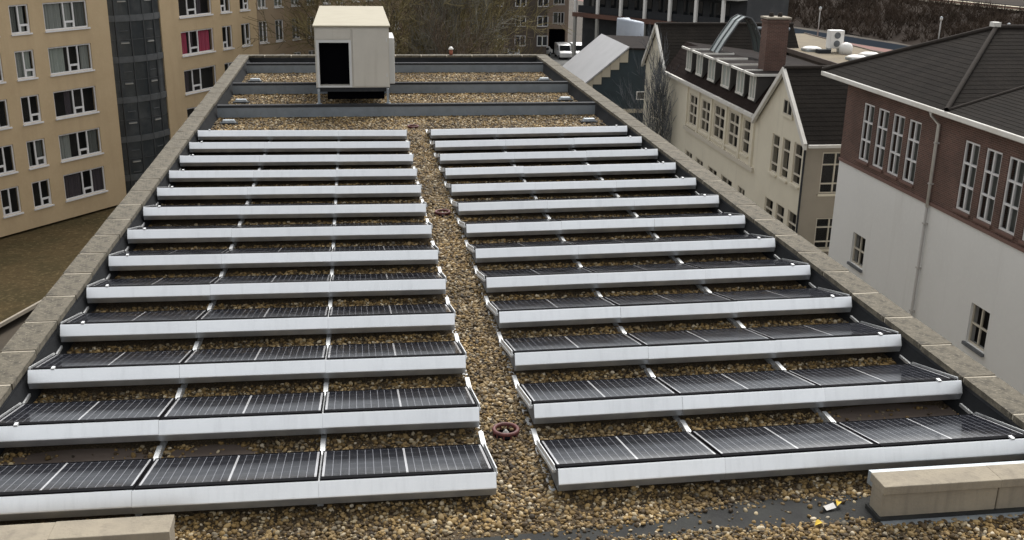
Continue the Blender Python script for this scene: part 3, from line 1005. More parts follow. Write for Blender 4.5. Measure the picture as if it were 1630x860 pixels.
# ------------------------------------------------------------------ gravel (uncountable): instanced pebbles
def scatter(name, pts, scl, matname, subdiv, seed, label, cat, noise=0.35):
    me = bpy.data.meshes.new(name)
    me.from_pydata([tuple(q) for q in pts], [], [])
    a = me.attributes.new('psc', 'FLOAT_VECTOR', 'POINT')
    a.data.foreach_set('vector', np.asarray(scl, dtype=np.float32).ravel())
    rt = rng.uniform(0, 6.283, (len(pts), 3)).astype(np.float32)
    rt[:, :2] *= 0.12
    a = me.attributes.new('prot', 'FLOAT_VECTOR', 'POINT')
    a.data.foreach_set('vector', rt.ravel())
    me.materials.append(MATS[matname])
    o = bpy.data.objects.new(name, me)
    COL.objects.link(o)
    ng = bpy.data.node_groups.new(name + '_nodes', 'GeometryNodeTree')
    ng.interface.new_socket('Geometry', in_out='INPUT', socket_type='NodeSocketGeometry')
    ng.interface.new_socket('Geometry', in_out='OUTPUT', socket_type='NodeSocketGeometry')
    N = ng.nodes
    gi, go = N.new('NodeGroupInput'), N.new('NodeGroupOutput')
    ico = N.new('GeometryNodeMeshIcoSphere')
    ico.inputs['Radius'].default_value = 1.0
    ico.inputs['Subdivisions'].default_value = subdiv
    sp = N.new('GeometryNodeSetPosition')
    nz = N.new('ShaderNodeTexNoise')
    nz.inputs['Scale'].default_value = 0.9
    vm = N.new('ShaderNodeVectorMath'); vm.operation = 'SUBTRACT'
    vm.inputs[1].default_value = (0.5, 0.5, 0.5)
    vsn = N.new('ShaderNodeVectorMath'); vsn.operation = 'SCALE'
    vsn.inputs['Scale'].default_value = noise * 2
    L = ng.links.new
    L(nz.outputs['Color'], vm.inputs[0]); L(vm.outputs[0], vsn.inputs[0]); L(vsn.outputs[0], sp.inputs['Offset'])
    L(ico.outputs['Mesh'], sp.inputs['Geometry'])
    ss = N.new('GeometryNodeSetShadeSmooth')
    L(sp.outputs[0], ss.inputs['Geometry'])
    sm = N.new('GeometryNodeSetMaterial')
    sm.inputs['Material'].default_value = MATS[matname]
    L(ss.outputs[0], sm.inputs['Geometry'])
    iop = N.new('GeometryNodeInstanceOnPoints')
    L(gi.outputs[0], iop.inputs['Points'])
    L(sm.outputs[0], iop.inputs['Instance'])
    for an, sk in (('psc', 'Scale'), ('prot', 'Rotation')):
        na = N.new('GeometryNodeInputNamedAttribute')
        na.data_type = 'FLOAT_VECTOR'
        na.inputs['Name'].default_value = an
        L(na.outputs['Attribute'], iop.inputs[sk])
    L(iop.outputs[0], go.inputs[0])
    md = o.modifiers.new('scatter', 'NODES')
    md.node_group = ng
    stuff(o, label, cat)
    return o


def strip_hi(x):
    return np.interp(x, [-6, -0.9, -0.35, 0.6, 1.5, 2.1, 2.6, 3.7, 6.2], [-0.66, -0.62, -0.5, -0.55, -0.55, -0.36, -0.26, -0.30, -0.28])


def strip_lo(x):
    return np.interp(x, [-6, -0.35, 0.9, 2.4, 3.5, 5.0, 6.2], [-0.92, -0.86, -0.79, -0.76, -0.75, -0.88, -0.9])


def gen(x0, x1, y0, y1, dens, smin, smax):
    n = int((x1 - x0) * (y1 - y0) * dens)
    if n <= 0:
        return np.zeros((0, 3)), np.zeros((0, 3))
    x = rng.uniform(x0, x1, n); y = rng.uniform(y0, y1, n)
    s = smin + (smax - smin) * rng.power(0.5, n) * rng.uniform(0.75, 1.25, n)
    z = np.full(n, RZ) + s * rng.uniform(0.05, 0.75, n)
    P = np.stack([x, y, z], 1)
    S = np.stack([s * rng.uniform(0.8, 1.35, n), s * rng.uniform(0.7, 1.1, n), s * rng.uniform(0.5, 0.85, n)], 1)
    return P, S


PS = []
xa, xb = XL1 + 0.12, XR0 - 0.12
PS.append(gen(xa, xb, -0.95, 0.12, 1500, 0.009, 0.030))
PS.append(gen(xa, xb, -2.2, -0.7, 1400, 0.009, 0.030))
for i in range(NROW):
    dens = [1350, 1250, 1150, 1050, 1000, 950, 900][min(i, 6)]
    k_ = min(i, 6) * 0.0006
    for (u0, u1) in ((xa, 0.02), (0.6, xb)):
        PS.append(gen(u0, u1, i * RP + PY1 - 0.12, (i + 1) * RP + 0.10, dens, 0.010 + k_, 0.030 + k_))
for y in np.arange(-0.2, 20.0, 1.0):
    dens = max(1000, 1600 - 80 * y)
    k_ = min(y, 8) * 0.0005
    PS.append(gen(-0.03, 0.64, y, y + 1.0, dens, 0.010 + k_, 0.029 + k_))
PS.append(gen(xa, xb, 18.4, YF - 0.1, 560, 0.016, 0.040))
P = np.concatenate([a for a, b_ in PS]); S = np.concatenate([b_ for a, b_ in PS])
keep = np.ones(len(P), bool)
inst = (P[:, 1] < strip_hi(P[:, 0]) + rng.normal(0, 0.06, len(P))) & (P[:, 1] > strip_lo(P[:, 0]) + rng.normal(0, 0.06, len(P)))
keep &= ~(inst & (rng.uniform(0, 1, len(P)) > 0.05))
for (kx0, kx1) in ((3.62, 6.3), (-6.2, -2.95)):
    keep &= ~((P[:, 0] > kx0) & (P[:, 0] < kx1) & (P[:, 1] > -0.84) & (P[:, 1] < -0.45))
# bare damp patches of roof felt between the first rows
for (px, py, rx, ry) in ((-4.3, 1.32, 0.75, 0.30), (-2.9, 1.34, 0.45, 0.22), (4.9, 1.35, 0.85, 0.35)):
    keep &= ~((((P[:, 0] - px) / rx) ** 2 + ((P[:, 1] - py) / ry) ** 2 < rng.uniform(0.8, 1.15, len(P))) & (rng.uniform(0, 1, len(P)) > 0.06))
for (x, y) in ((0.30, 1.42), (0.35, 10.63), (0.27, 19.5)):
    keep &= ((P[:, 0] - x) ** 2 + (P[:, 1] - y) ** 2) > 0.125 ** 2
P, S = P[keep], S[keep]
scatter('gravel', P, S, 'pebble', 2, 3, 'brown and tan pebble gravel spread over the flat roof', 'gravel')
pt = MB()
for (px, py, rx, ry) in ((-4.3, 1.32, 0.85, 0.30), (-2.9, 1.34, 0.5, 0.22), (4.9, 1.35, 0.9, 0.35)):
    pt.poly([(px + rx * math.cos(a) * (1 + 0.1 * math.sin(3 * a)), py + ry * math.sin(a), RZ + 0.003) for a in np.linspace(0, 2 * math.pi, 24, endpoint=False)])
struct(pt.build('roof_felt', 'brown_wall'))

# ------------------------------------------------------------------ beige flats
SILLS = [3.41, 0.64, -2.12, -4.87, -7.66, -10.47, -13.12]
TOPZ = 6.2
FB = -14.35
f1 = frame_az((-17.43, 65.9, 0), 37)
bA = tag(empty('apartment_building', (-17.43, 65.9, GZ)), 'beige apartment block at the left edge with rows of white framed windows', 'building')
bo = Vector((-17.43, 65.9, GZ))


def rel(fr, o):
    """facade frame relative to a building origin so parts can be parented without a transform"""
    (ox, oy, oz), t, n = fr
    return ((ox - o[0], oy - o[1], oz - o[2]), t, n)


def flats(b, fr, s0, s1, wins, deep, wallm, back=True, sills=SILLS, base=FB, top=TOPZ, h=1.72):
    rects = [(a, c, z, z + h) for z in sills for (a, c, *_r) in wins]
    mb = MB(fr)
    wall_open(mb, s0, s1, base, top, rects)
    mb.poly([(s0, 0, base), (s0, 0, top), (s0, -deep, top), (s0, -deep, base)])
    mb.poly([(s1, 0, base), (s1, -deep, base), (s1, -deep, top), (s1, 0, top)])
    mb.poly([(s0, -deep, base), (s0, -deep, top), (s1, -deep, top), (s1, -deep, base)])
    mb.poly([(s0, 0, top), (s1, 0, top), (s1, -deep, top), (s0, -deep, top)])
    mb.build('wall', wallm, b)
    k = MB(fr)
    k.poly([(s0 + 0.05, -1.0, base), (s1 - 0.05, -1.0, base), (s1 - 0.05, -1.0, top - 0.1), (s0 + 0.05, -1.0, top - 0.1)])
    k.build('interior', 'room_dark', b)


WA = [(-13.7, -10.5, 'W'), (-9.68, -8.35, 'S'), (-7.42, -6.05, 'S'), (-5.0, -1.66, 'W')]
fA = rel(f1, bo)
flats(bA, fA, -15.2, 0.0, WA, 10, 'beige_wall')
curt = {  # (row, col): curtains
    (2, 3): [(0.02, 0.44, 'curtain_grey'), (0.46, 0.66, 'curtain_grey'), (0.68, 0.97, 'curtain_dim')], (3, 3): [(0.02, 0.40, 'curtain_green'), (0.78, 0.97, 'curtain_grey')],
    (4, 3): [(0.3, 0.44, 'curtain_plum')], (5, 3): [(0.02, 0.30, 'curtain_grey'), (0.70, 0.97, 'curtain_dim')], (6, 3): [(0.02, 0.45, 'curtain_plum'), (0.7, 0.98, 'curtain_plum')],
    (2, 2): [(0.02, 0.4, 'curtain_dim'), (0.5, 0.85, 'curtain_grey')], (3, 2): [(0.02, 0.40, 'curtain_grey'), (0.45, 0.9, 'curtain_green')], (5, 2): [(0.05, 0.35, 'curtain_dim'), (0.5, 0.95, 'curtain_dim')],
    (3, 1): [(0.5, 0.95, 'curtain_dim')], (1, 3): [(0.02, 0.5, 'curtain_grey')]}
for ri, z in enumerate(SILLS):
    for ci, (a, c, kd) in enumerate(WA):
        if kd == 'W':
            window(bA, fA, (a, c, z, z + 1.72), (0.46, 0.68), hopper=(1, 0.26), fw=0.09, curtains=curt.get((ri, ci), ()))
        else:
            window(bA, fA, (a, c, z, z + 1.72), (0.47,), hopper=((0 if ci == 1 else 1), 0.28), fw=0.09, curtains=curt.get((ri, ci), ()))

f2 = frame_az((-14.65, 70.1, 0), 31)
bo2 = Vector((-14.65, 70.1, GZ))
bB = tag(empty('apartment_building', bo2), 'beige apartment block with the pink curtained window beside the dark glass stair tower', 'building')
fB = rel(f2, bo2)
WB = [(1.78, 5.5, 'W'), (6.56, 7.80, 'S'), (8.95, 10.15, 'S')]
flats(bB, fB, -0.22, 11.1, WB, 10, 'beige_wall', sills=SILLS[:6])
curtb = {(3, 0): [(0.02, 0.24, 'curtain_pink'), (0.30, 0.42, 'curtain_plum'), (0.56, 0.94, 'curtain_pink')], (2, 0): [(0.62, 0.75, 'curtain_plum')], (3, 2): [(0.55, 0.8, 'curtain_grey')], (4, 0): [(0.05, 0.2, 'curtain_plum')]}
for ri, z in enumerate(SILLS[:6]):
    for ci, (a, c, kd) in enumerate(WB):
        if kd == 'W':
            window(bB, fB, (a, c, z, z + 1.72), (0.27, 0.52), hopper=(1, 0.26), fw=0.09, curtains=curtb.get((ri, ci), ()))
        else:
            window(bB, fB, (a, c, z, z + 1.72), (0.5,), hopper=((0 if ci == 1 else 1), 0.28), fw=0.09, curtains=curtb.get((ri, ci), ()))

f3_ = frame_az((-9.1, 79.75, 0), 44)
bo3 = Vector((-9.1, 79.75, GZ))
bC = tag(empty('apartment_building', bo3), 'paler beige block half hidden behind the bare pale tree', 'building')
fC = rel(f3_, bo3)
WC = [(0.35 + 3.6 * q + d_, 1.25 + 3.6 * q + d_, 'S') for q in range(5) for d_ in (0, 1.75)]
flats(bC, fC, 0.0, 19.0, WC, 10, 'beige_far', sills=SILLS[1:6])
for ri, z in enumerate(SILLS[1:6]):
    for ci, (a, c, kd) in enumerate(WC):
        window(bC, fC, (a, c, z, z + 1.72), (0.5,), fw=0.09, curtains=[(0.05, 0.9, random.choice(['curtain_green', 'curtain_grey', 'curtain_dim']))] if random.random() < 0.6 else ())

# glass stair tower between the blocks: convex arc
tw = tag(empty('stair_tower', (-17.2, 68.4, GZ)), 'dark curved glass stair tower between the two beige blocks', 'tower')
A0, A1 = Vector((-18.25, 66.75)), Vector((-14.80, 70.15))
ch = A1 - A0
mid = (A0 + A1) / 2
nrm = Vector((ch.y, -ch.x)).normalized()
Rr = ch.length * 0.95
cen = mid - nrm * math.sqrt(Rr ** 2 - (ch.length / 2) ** 2)
a0 = math.atan2(A0.y - cen.y, A0.x - cen.x)
a1 = math.atan2(A1.y - cen.y, A1.x - cen.x)
if a1 - a0 > math.pi:
    a1 -= 2 * math.pi
if a0 - a1 > math.pi:
    a0 -= 2 * math.pi
NB = 5
tl = tw.location


def tp(t_, r, z):
    a = a0 + (a1 - a0) * t_
    return (cen.x + r * math.cos(a) - tl.x, cen.y + r * math.sin(a) - tl.y, z - tl.z)


def arc_band(name, m_, z0, z1, r0, r1, t0=0.0, t1=1.0, n=20, parent=tw):
    k = MB()
    for i in range(n):
        u0, u1 = t0 + (t1 - t0) * i / n, t0 + (t1 - t0) * (i + 1) / n
        k.hexa([tp(u0, r0, z0), tp(u0, r1, z0), tp(u1, r1, z0), tp(u1, r0, z0)], [tp(u0, r0, z1), tp(u0, r1, z1), tp(u1, r1, z1), tp(u1, r0, z1)])
    return k.build(name, m_, parent)


TF = [-14.2, -12.65, -9.9, -7.15, -4.38, -1.60, 1.15, 3.9, 6.2]
for i in range(len(TF) - 1):
    arc_band('floor_band', 'tower_band', TF[i + 1] - 0.42, TF[i + 1], Rr - 0.1, Rr + 0.07)
    for b in range(NB):
        t0, t1 = b / NB, (b + 1) / NB
        gp_ = arc_band('glass_pane', 'glass_tower', TF[i], TF[i + 1] - 0.42, Rr - 0.03, Rr, t0 + 0.006, t1 - 0.006, 4)
        if b in (1, 3):
            zb = TF[i] + 0.95
            wl = arc_band('opening_light', 'tower_band', zb, zb + 0.06, Rr + 0.004, Rr + 0.06, t0 + 0.05, t1 - 0.04, 3, gp_)
            arc_band('opening_light', 'tower_band', zb + 0.75, zb + 0.80, Rr + 0.004, Rr + 0.05, t0 + 0.05, t1 - 0.04, 3, gp_)
            arc_band('opening_sill', 'concrete_far', zb - 0.08, zb - 0.004, Rr + 0.004, Rr + 0.09, t0 + 0.05, t1 - 0.04, 3, gp_)
        arc_band('transom', 'tower_steel', TF[i] + 1.1, TF[i] + 1.16, Rr + 0.001, Rr + 0.03, t0 + 0.006, t1 - 0.006, 4, gp_)
for b in range(NB + 1):
    k = MB()
    t_ = min(max(b / NB, 0.004), 0.996)
    k.tube([tp(t_, Rr + 0.03, TF[0]), tp(t_, Rr + 0.03, TF[-1])], 0.06, 4)
    k.build('mullion', 'tower_steel', tw)
k = MB()
k.poly([tp(i / 16, Rr - 0.9, TF[0]) for i in range(17)])
for i in range(16):
    k.poly([tp(i / 16, Rr - 0.9, TF[0]), tp((i + 1) / 16, Rr - 0.9, TF[0]), tp((i + 1) / 16, Rr - 0.9, TF[-1]), tp(i / 16, Rr - 0.9, TF[-1])])
k.build('stair_core', 'gallery_dark', tw)

# planted lower roof in front of the flats
SZ = -14.5
ed0, ed1 = (-30.0, 11.5), (-13.2, 59.7)
sd = MB()
sd.poly([(ed0[0], ed0[1], SZ), (-10.0, 68.9, SZ), (-13.0, 74, SZ), (-32, 66, SZ), (-60, 40, SZ), (-50, 11.5, SZ)])
struct(sd.build('planted_roof', 'sedum'))
kb = tag(empty('roof_kerb', (-19, 43, SZ)), 'thin pale kerb edging the planted lower roof beyond the parapet', 'kerb')
e0, e1 = Vector((-30.0, 11.5, 0)), Vector((-10.0, 68.9, 0))
dd = (e1 - e0) / 30
nn = Vector((dd.y, -dd.x, 0)).normalized()
ks = MB()
q0, q1 = Vector((0, 0, 0)) + dd * 0.004, dd * 0.994
ks.hexa([tuple(q0 - nn * 0.07), tuple(q1 - nn * 0.07), tuple(q1 + nn * 0.07), tuple(q0 + nn * 0.07)], [tuple(q + Vector((0, 0, 0.18))) for q in (q0 - nn * 0.07, q1 - nn * 0.07, q1 + nn * 0.07, q0 + nn * 0.07)])
ksm = ks.mesh('kerb_stone', 'grey_wall')
for i in range(30):
    link_mesh('kerb_stone', ksm, kb, e0 + dd * i - Vector(kb.location) + Vector((0, 0, SZ - 0.1)))
# ------------------------------------------------------------------ brick and white building on the right
bo4 = Vector((18, 23, GZ))
bD = tag(empty('school_building', bo4), 'brick building with white rendered lower wall and dark tiled hip roof at the right edge', 'building')


def FX(x, o):       # facade facing -x ; s = world y
    return ((x - o[0], -o[1], -o[2]), (0, 1, 0), (-1, 0, 0))


fD = FX(18.0, bo4)
ys1 = [28.72, 27.57, 26.42, 25.27]
ys2 = [21.68, 20.48, 19.28, 18.08, 16.88]
tall = [(y - 0.84, y, -3.53, -1.34) for y in ys1] + [(y - 0.84, y, -3.62, -1.36) for y in ys2]
small = [(27.28, 28.33, -7.62, -6.38), (18.92, 19.95, -7.60, -6.26)]
BW = -3.85
mb = MB(fD)
wall_open(mb, 9, 30.25, BW, -0.70, tall, thick=0.3)
mb.poly([(30.25, 0, BW), (30.25, -12, BW), (30.25, -12, -0.7), (30.25, 0, -0.7)])
mb.poly([(9, 0, BW), (9, 0, -0.7), (9, -12, -0.7), (9, -12, BW)])
mb.build('brick_wall', 'brick_red', bD)
mb = MB(fD)
wall_open(mb, 9, 30.25, GZ, BW - 0.002, small, thick=0.3)
mb.poly([(30.25, 0, GZ), (30.25, -12, GZ), (30.25, -12, BW - .002), (30.25, 0, BW - .002)])
mb.poly([(9, 0, GZ), (9, 0, BW - .002), (9, -12, BW - .002), (9, -12, GZ)])
mb.build('rendered_wall', 'white_render', bD)
k = MB(fD); k.box(9, 30.25, 0.003, 0.05, BW - 0.07, BW + 0.04); k.build('string_course', 'plinth_band', bD)
k = MB(fD); k.poly([(9.1, -0.9, GZ), (30.1, -0.9, GZ), (30.1, -0.9, -0.8), (9.1, -0.9, -0.8)]); k.build('interior', 'room_dark', bD)
for r in tall:
    window(bD, fD, r, (0.5,), (0.36, 0.68), fm='white_frame', fw=0.065, rev=0.10, sill=False, curtains=[(0.04, 0.96, 'curtain_dim')])
    k = MB(fD); k.box(r[0] - 0.04, r[1] + 0.04, 0.002, 0.06, r[2] - 0.09, r[2] - 0.003); k.build('sill', 'plinth_band', bD)
for r in small:
    window(bD, fD, r, (0.5,), (0.5,), fm='cream_frame', fw=0.05, rev=0.16, sill=True, sill_m='plate_grey')
# eaves, gutter, downpipe
k = MB(fD); k.box(9, 31.6, -0.02, 0.42, -0.69, -0.60); k.build('soffit', 'gutter_white', bD)
k = MB(fD); k.box(9, 31.65, 0.423, 0.56, -0.72, -0.54); k.build('gutter', 'gutter_white', bD, bevel=0.03)
k = MB(fD); k.box(31.3, 31.65, -9, 0.42, -0.71, -0.54); k.build('end_gutter', 'gutter_white', bD)
k = MB(fD)
k.tube([(23.2, 0.46, -0.72), (23.2, 0.40, -0.85), (23.2, 0.10, -1.15), (23.2, 0.09, -4.0)], 0.055, 8)
dpo = k.build('downpipe', 'gutter_white', bD, True)
k = MB(fD); k.tube([(23.2, 0.09, -4.0), (23.2, 0.09, GZ)], 0.05, 8); k.build('lower_pipe', 'pipe_grey', dpo, True)
for z in (-1.8, -3.2, -4.6, -6.2, -7.8):
    k = MB(fD); k.box(23.13, 23.27, 0.0, 0.15, z, z + 0.05); k.build('pipe_clip', 'pipe_grey', dpo)
# hip roof (world coords relative to building)
E_, AP = -0.54, 1.62


def rl(p_):
    return (p_[0] - bo4[0], p_[1] - bo4[1], p_[2] - bo4[2])


H0, H1, HA, HB = (17.5, 31.65, E_), (17.5, 22.2, E_), (21.8, 26.93, AP), (34, 26.93, AP)
HC = (34, 22.2, E_)
V1 = (26.5, 25.4, E_ + (26.5 - 17.5) * 0.16)
V0 = (26.5, 9, E_ + (26.5 - 17.5) * 0.16)
rb = MB()
tile_plane(rb, [rl(H1), rl(H0), rl(HA)])
rfo = rb.build('roof', 'tile_dark', bD)
rb = MB()
tile_plane(rb, [rl(H1), rl(HC), rl(HB), rl(HA)])
rb.build('roof_slope', 'tile_dark', rfo)
rb = MB()
tile_plane(rb, [rl((34, 31.65, E_)), rl(H0), rl(HA), rl(HB)])
rb.build('roof_slope', 'tile_dark', rfo)
rb = MB()
tile_plane(rb, [rl((17.5, 9, E_)), rl(H1), rl(V1), rl(V0)])
rb.build('roof_slope', 'tile_dark', rfo)
rb = MB()
rb.poly([rl((17.5, 9, E_ - 0.03)), rl((17.5, 31.6, E_ - 0.03)), rl((34, 31.6, E_ - 0.03)), rl((34, 9, E_ - 0.03))])
rb.build('roof_deck', 'black', rfo)
for a, b in ((H0, HA), (H1, HA), (HA, HB)):
    ridge_line(rfo, Vector(rl(a)) + Vector((0, 0, 0.05)), Vector(rl(b)) + Vector((0, 0, 0.05)))
k = MB(); k.tube([rl((17.6, 22.24, E_ + 0.05)), rl((26.5, 25.42, V1[2] + 0.06))], 0.05, 6); k.build('valley_flashing', 'ridge_tile', rfo)
k = MB(); k.box(-0.14, 0.14, -0.14, 0.14, 0, 0.16)
o = k.build('finial', 'gutter_white', rfo); o.location = Vector(rl(HA)) + Vector((-0.05, 0, 0.06))

# ------------------------------------------------------------------ cream building with two gables and a mansard wing
bo5 = Vector((18, 46, GZ))
bE = tag(empty('cream_house', bo5), 'cream rendered building with two pointed gables, dormers and a dark mansard roof', 'building')
fE = FX(18.0, bo5)
EV = -3.78


def gable(y0, y1, apex_z, wins, attic, lower, side_wall):
    ym = (y0 + y1) / 2
    mb = MB(fE)
    wall_open(mb, y0, y1, GZ, EV, wins + lower, thick=0.3)
    mb.poly([(y0, 0, EV), (y1, 0, EV), (ym, 0, apex_z)])
    mb.poly([(y1, 0, GZ), (y1, -9, GZ), (y1, -9, EV), (y1, 0, EV)])
    mb.build('gable_wall', 'cream_wall', bE)
    k = MB(fE); k.poly([(y0 + .1, -0.8, GZ), (y1 - .1, -0.8, GZ), (y1 - .1, -0.8, EV - .1), (y0 + .1, -0.8, EV - .1)]); k.build('interior', 'room_dark', bE)
    for r in wins:
        window(bE, fE, r, (), (0.24, 0.70), fm='cream_frame', fw=0.07, rev=0.12, sill=True, sill_m='cream_wall')
    for r in lower:
        window(bE, fE, r, (), (0.5,), fm='cream_frame', fw=0.06, rev=0.12, sill=True, sill_m='cream_wall')
    a, b, c, d = attic
    window(bE, fE, (a, b, c, d), (0.5,), (), fm='cream_frame', fw=0.06, rev=-0.01, sill=True, sill_m='cream_wall', gm='glass_solid')
    # roof slopes with ridge along +x
    o_, h = 0.28, 0.10
    f = lambda s, d_, z: (18 - d_ - bo5[0], s - bo5[1], z - bo5[2])
    sl = (apex_z - EV) / (ym - y0)
    e0y, e1y, ez = y0 - o_, y1 + o_, EV - o_ * sl
    rb = MB(); tile_plane(rb, [f(e0y, 0.22, ez + h), f(e0y, -9, ez + h), f(ym, -9, apex_z + h), f(ym, 0.22, apex_z + h)])
    ro = rb.build('gable_roof', 'tile_dark', bE)
    rb = MB(); tile_plane(rb, [f(e1y, 0.22, ez + h), f(e1y, -9, ez + h), f(ym, -9, apex_z + h), f(ym, 0.22, apex_z + h)]); rb.build('roof_slope', 'tile_dark', ro)
    # barge boards
    for (ya, yb) in ((e0y, ym), (e1y, ym)):
        k = MB()
        k.hexa([f(ya, 0.10, ez - 0.12), f(ya, 0.26, ez - 0.12), f(yb, 0.26, apex_z - 0.12), f(yb, 0.10, apex_z - 0.12)],
               [f(ya, 0.10, ez + h + 0.06), f(ya, 0.26, ez + h + 0.06), f(yb, 0.26, apex_z + h + 0.06), f(yb, 0.10, apex_z + h + 0.06)])
        k.build('barge_board', 'gutter_white', ro)
    ridge_line(ro, f(ym, 0.2, apex_z + h + 0.04), f(ym, -9, apex_z + h + 0.04), 0.09)
    for s, sgn in ((e0y, -1), (e1y, 1)):
        k = MB(); k.box(*sorted((18 - bo5[0] - 0.05, 27 - bo5[0])), *sorted((s - bo5[1], s + 0.12 * sgn - bo5[1])), ez - bo5[2] - 0.02, ez + 0.11 - bo5[2]); k.build('eaves_gutter', 'gutter_white', ro)


gable(33.5, 39.2, -1.18, [(36.45, 37.3, -6.02, -4.2), (35.2, 36.05, -6.0, -4.15), (33.85, 34.75, -5.95, -4.1)], (35.2, 36.25, -3.1, -2.4),
      [(36.5, 37.5, -8.3, -7.3), (35.15, 36.1, -8.3, -7.25), (33.75, 34.7, -8.3, -7.2)], True)
gable(54.95, 59.9, -1.25, [(56.9, 57.7, -7.1, -5.35), (55.7, 56.4, -7.1, -5.35)], (56.0, 56.75, -4.0, -3.1), [], False)
# side wall of the near gable, facing the camera
fS = ((18 - bo5[0], 33.5 - bo5[1], -bo5[2]), (1, 0, 0), (0, -1, 0))
sw = [(0.80, 1.95, -6.18, -4.33), (0.84, 2.0, -8.75, -7.3), (3.4, 4.6, -6.18, -4.33)]
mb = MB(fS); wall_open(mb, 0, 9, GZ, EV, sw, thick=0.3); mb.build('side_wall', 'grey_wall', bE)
k = MB(fS); k.poly([(0.1, -0.8, GZ), (8.9, -0.8, GZ), (8.9, -0.8, EV - .1), (0.1, -0.8, EV - .1)]); k.build('interior', 'room_dark', bE)
for r in sw:
    window(bE, fS, r, (0.55,), (0.24, 0.70), fm='cream_frame', fw=0.06, rev=0.12, sill=True, sill_m='cream_wall')
k = MB(fE); k.tube([(33.42, 0.08, EV - 0.3), (33.42, 0.08, GZ)], 0.05, 8); k.build('downpipe', 'steel_dark', bE, True)
# wing wall
ww = [(48.6, 50.1, -6.15, -4.35), (46.35, 47.9, -6.1, -4.3), (43.9, 45.7, -6.05, -4.22), (41.75, 43.35, -6.0, -4.18), (40.2, 41.2, -5.95, -4.18)]
wl_ = [(48.9, 50.2, -8.35, -7.7), (46.9, 48.2, -8.35, -7.72), (44.5, 46.0, -8.4, -7.72), (42.1, 43.8, -8.4, -7.7), (40.2, 41.2, -8.4, -7.67)]
mb = MB(fE); wall_open(mb, 39.2, 54.95, GZ, EV, ww + wl_, thick=0.3); mb.build('wing_wall', 'cream_wall', bE)
k = MB(fE); k.poly([(39.3, -0.8, GZ), (54.8, -0.8, GZ), (54.8, -0.8, EV - .1), (39.3, -0.8, EV - .1)]); k.build('interior', 'room_dark', bE)
for r in ww:
    window(bE, fE, r, (0.5,) if r[1] - r[0] > 1.2 else (), (0.36, 0.68), fm='cream_frame', fw=0.10, rev=0.12, sill=True, sill_m='cream_wall')
for r in wl_:
    window(bE, fE, r, (0.5,), (), fm='cream_frame', fw=0.08, rev=0.12, sill=False)
for y in (39.7, 41.48, 43.62, 46.02, 48.25, 50.4):
    k = MB(fE); k.box(y - 0.13, y + 0.13, 0.003, 0.09, -6.3, EV - 0.12); k.build('pilaster', 'cream_wall', bE)
k = MB(fE); k.box(39.25, 50.6, 0.003, 0.12, -6.55, -6.32); k.build('string_course', 'cream_frame', bE)
k = MB(fE); k.box(39.5, 54.7, 0.003, 0.30, EV - 0.12, EV + 0.06); k.build('cornice', 'gutter_white', bE)
# mansard slope, flat roof, dormers
fm_ = lambda x, y, z: (x - bo5[0], y - bo5[1], z - bo5[2])
rb = MB(); tile_plane(rb, [fm_(17.85, 39.2, EV + 0.07), fm_(17.85, 54.9, EV + 0.07), fm_(19.1, 54.9, -1.95), fm_(19.1, 39.2, -1.95)], 0.26)
mo = rb.build('mansard_roof', 'tile_brown', bE)
k = MB(); k.poly([fm_(19.1, 39.2, -1.955), fm_(25.6, 39.2, -2.75), fm_(25.6, 54.9, -2.75), fm_(19.1, 54.9, -1.955)]); k.build('flat_roof', 'flat_roof_dark', bE)
for i, (y0, y1) in enumerate(((40.05, 41.1), (41.65, 42.95), (43.75, 45.25), (46.15, 47.5), (48.3, 49.6), (50.3, 51.5))):
    dm = empty('dormer', (0, 0, 0)); dm.parent = bE
    fd = ((18.08 - bo5[0], -bo5[1], -bo5[2]), (0, 1, 0), (-1, 0, 0))
    r = (y0 + 0.14, y1 - 0.14, -3.14, -1.98)
    mb = MB(fd); wall_open(mb, y0, y1, -3.26, -1.93, [r], thick=0.2)
    mb.poly([(y0, 0, -3.26), (y0, 0, -1.93), (y0, -1.02, -1.93)]); mb.poly([(y1, 0, -3.26), (y1, 0, -1.93), (y1, -1.02, -1.93)])
    mb.build('cheek', 'room_dark', dm)
    mb = MB(fd)
    mb.box(y0 + 0.12, y0 + 0.19, -0.06, 0.02, -3.2, -1.96); mb.box(y1 - 0.19, y1 - 0.12, -0.06, 0.02, -3.2, -1.96); mb.box((y0 + y1) / 2 - 0.03, (y0 + y1) / 2 + 0.03, -0.06, 0.01, -3.1, -2.02)
    mb.box(y0 + 0.19, y1 - 0.19, -0.06, 0.02, -2.02, -1.96); mb.box(y0 + 0.12, y1 - 0.12, -0.05, 0.05, -3.2, -3.1)
    mb.build('casing', 'gutter_white', dm)
    mb = MB(fd); mb.poly([(y0 + .15, -0.05, -3.15), (y1 - .15, -0.05, -3.15), (y1 - .15, -0.05, -1.98), (y0 + .15, -0.05, -1.98)]); mb.build('blind', 'curtain_grey', dm)
    mb = MB(fd); mb.box(y0 - 0.12, y1 + 0.12, -1.7, 0.22, -1.925, -1.87); mb.build('dormer_roof', 'flat_roof_dark', dm)
    mb = MB(fd); mb.box(y0 - 0.16, y1 + 0.16, 0.18, 0.27, -1.96, -1.85); mb.box(y0 - 0.16, y0 - 0.10, -1.7, 0.18, -1.96, -1.845); mb.build('roof_edge', 'gutter_white', dm)
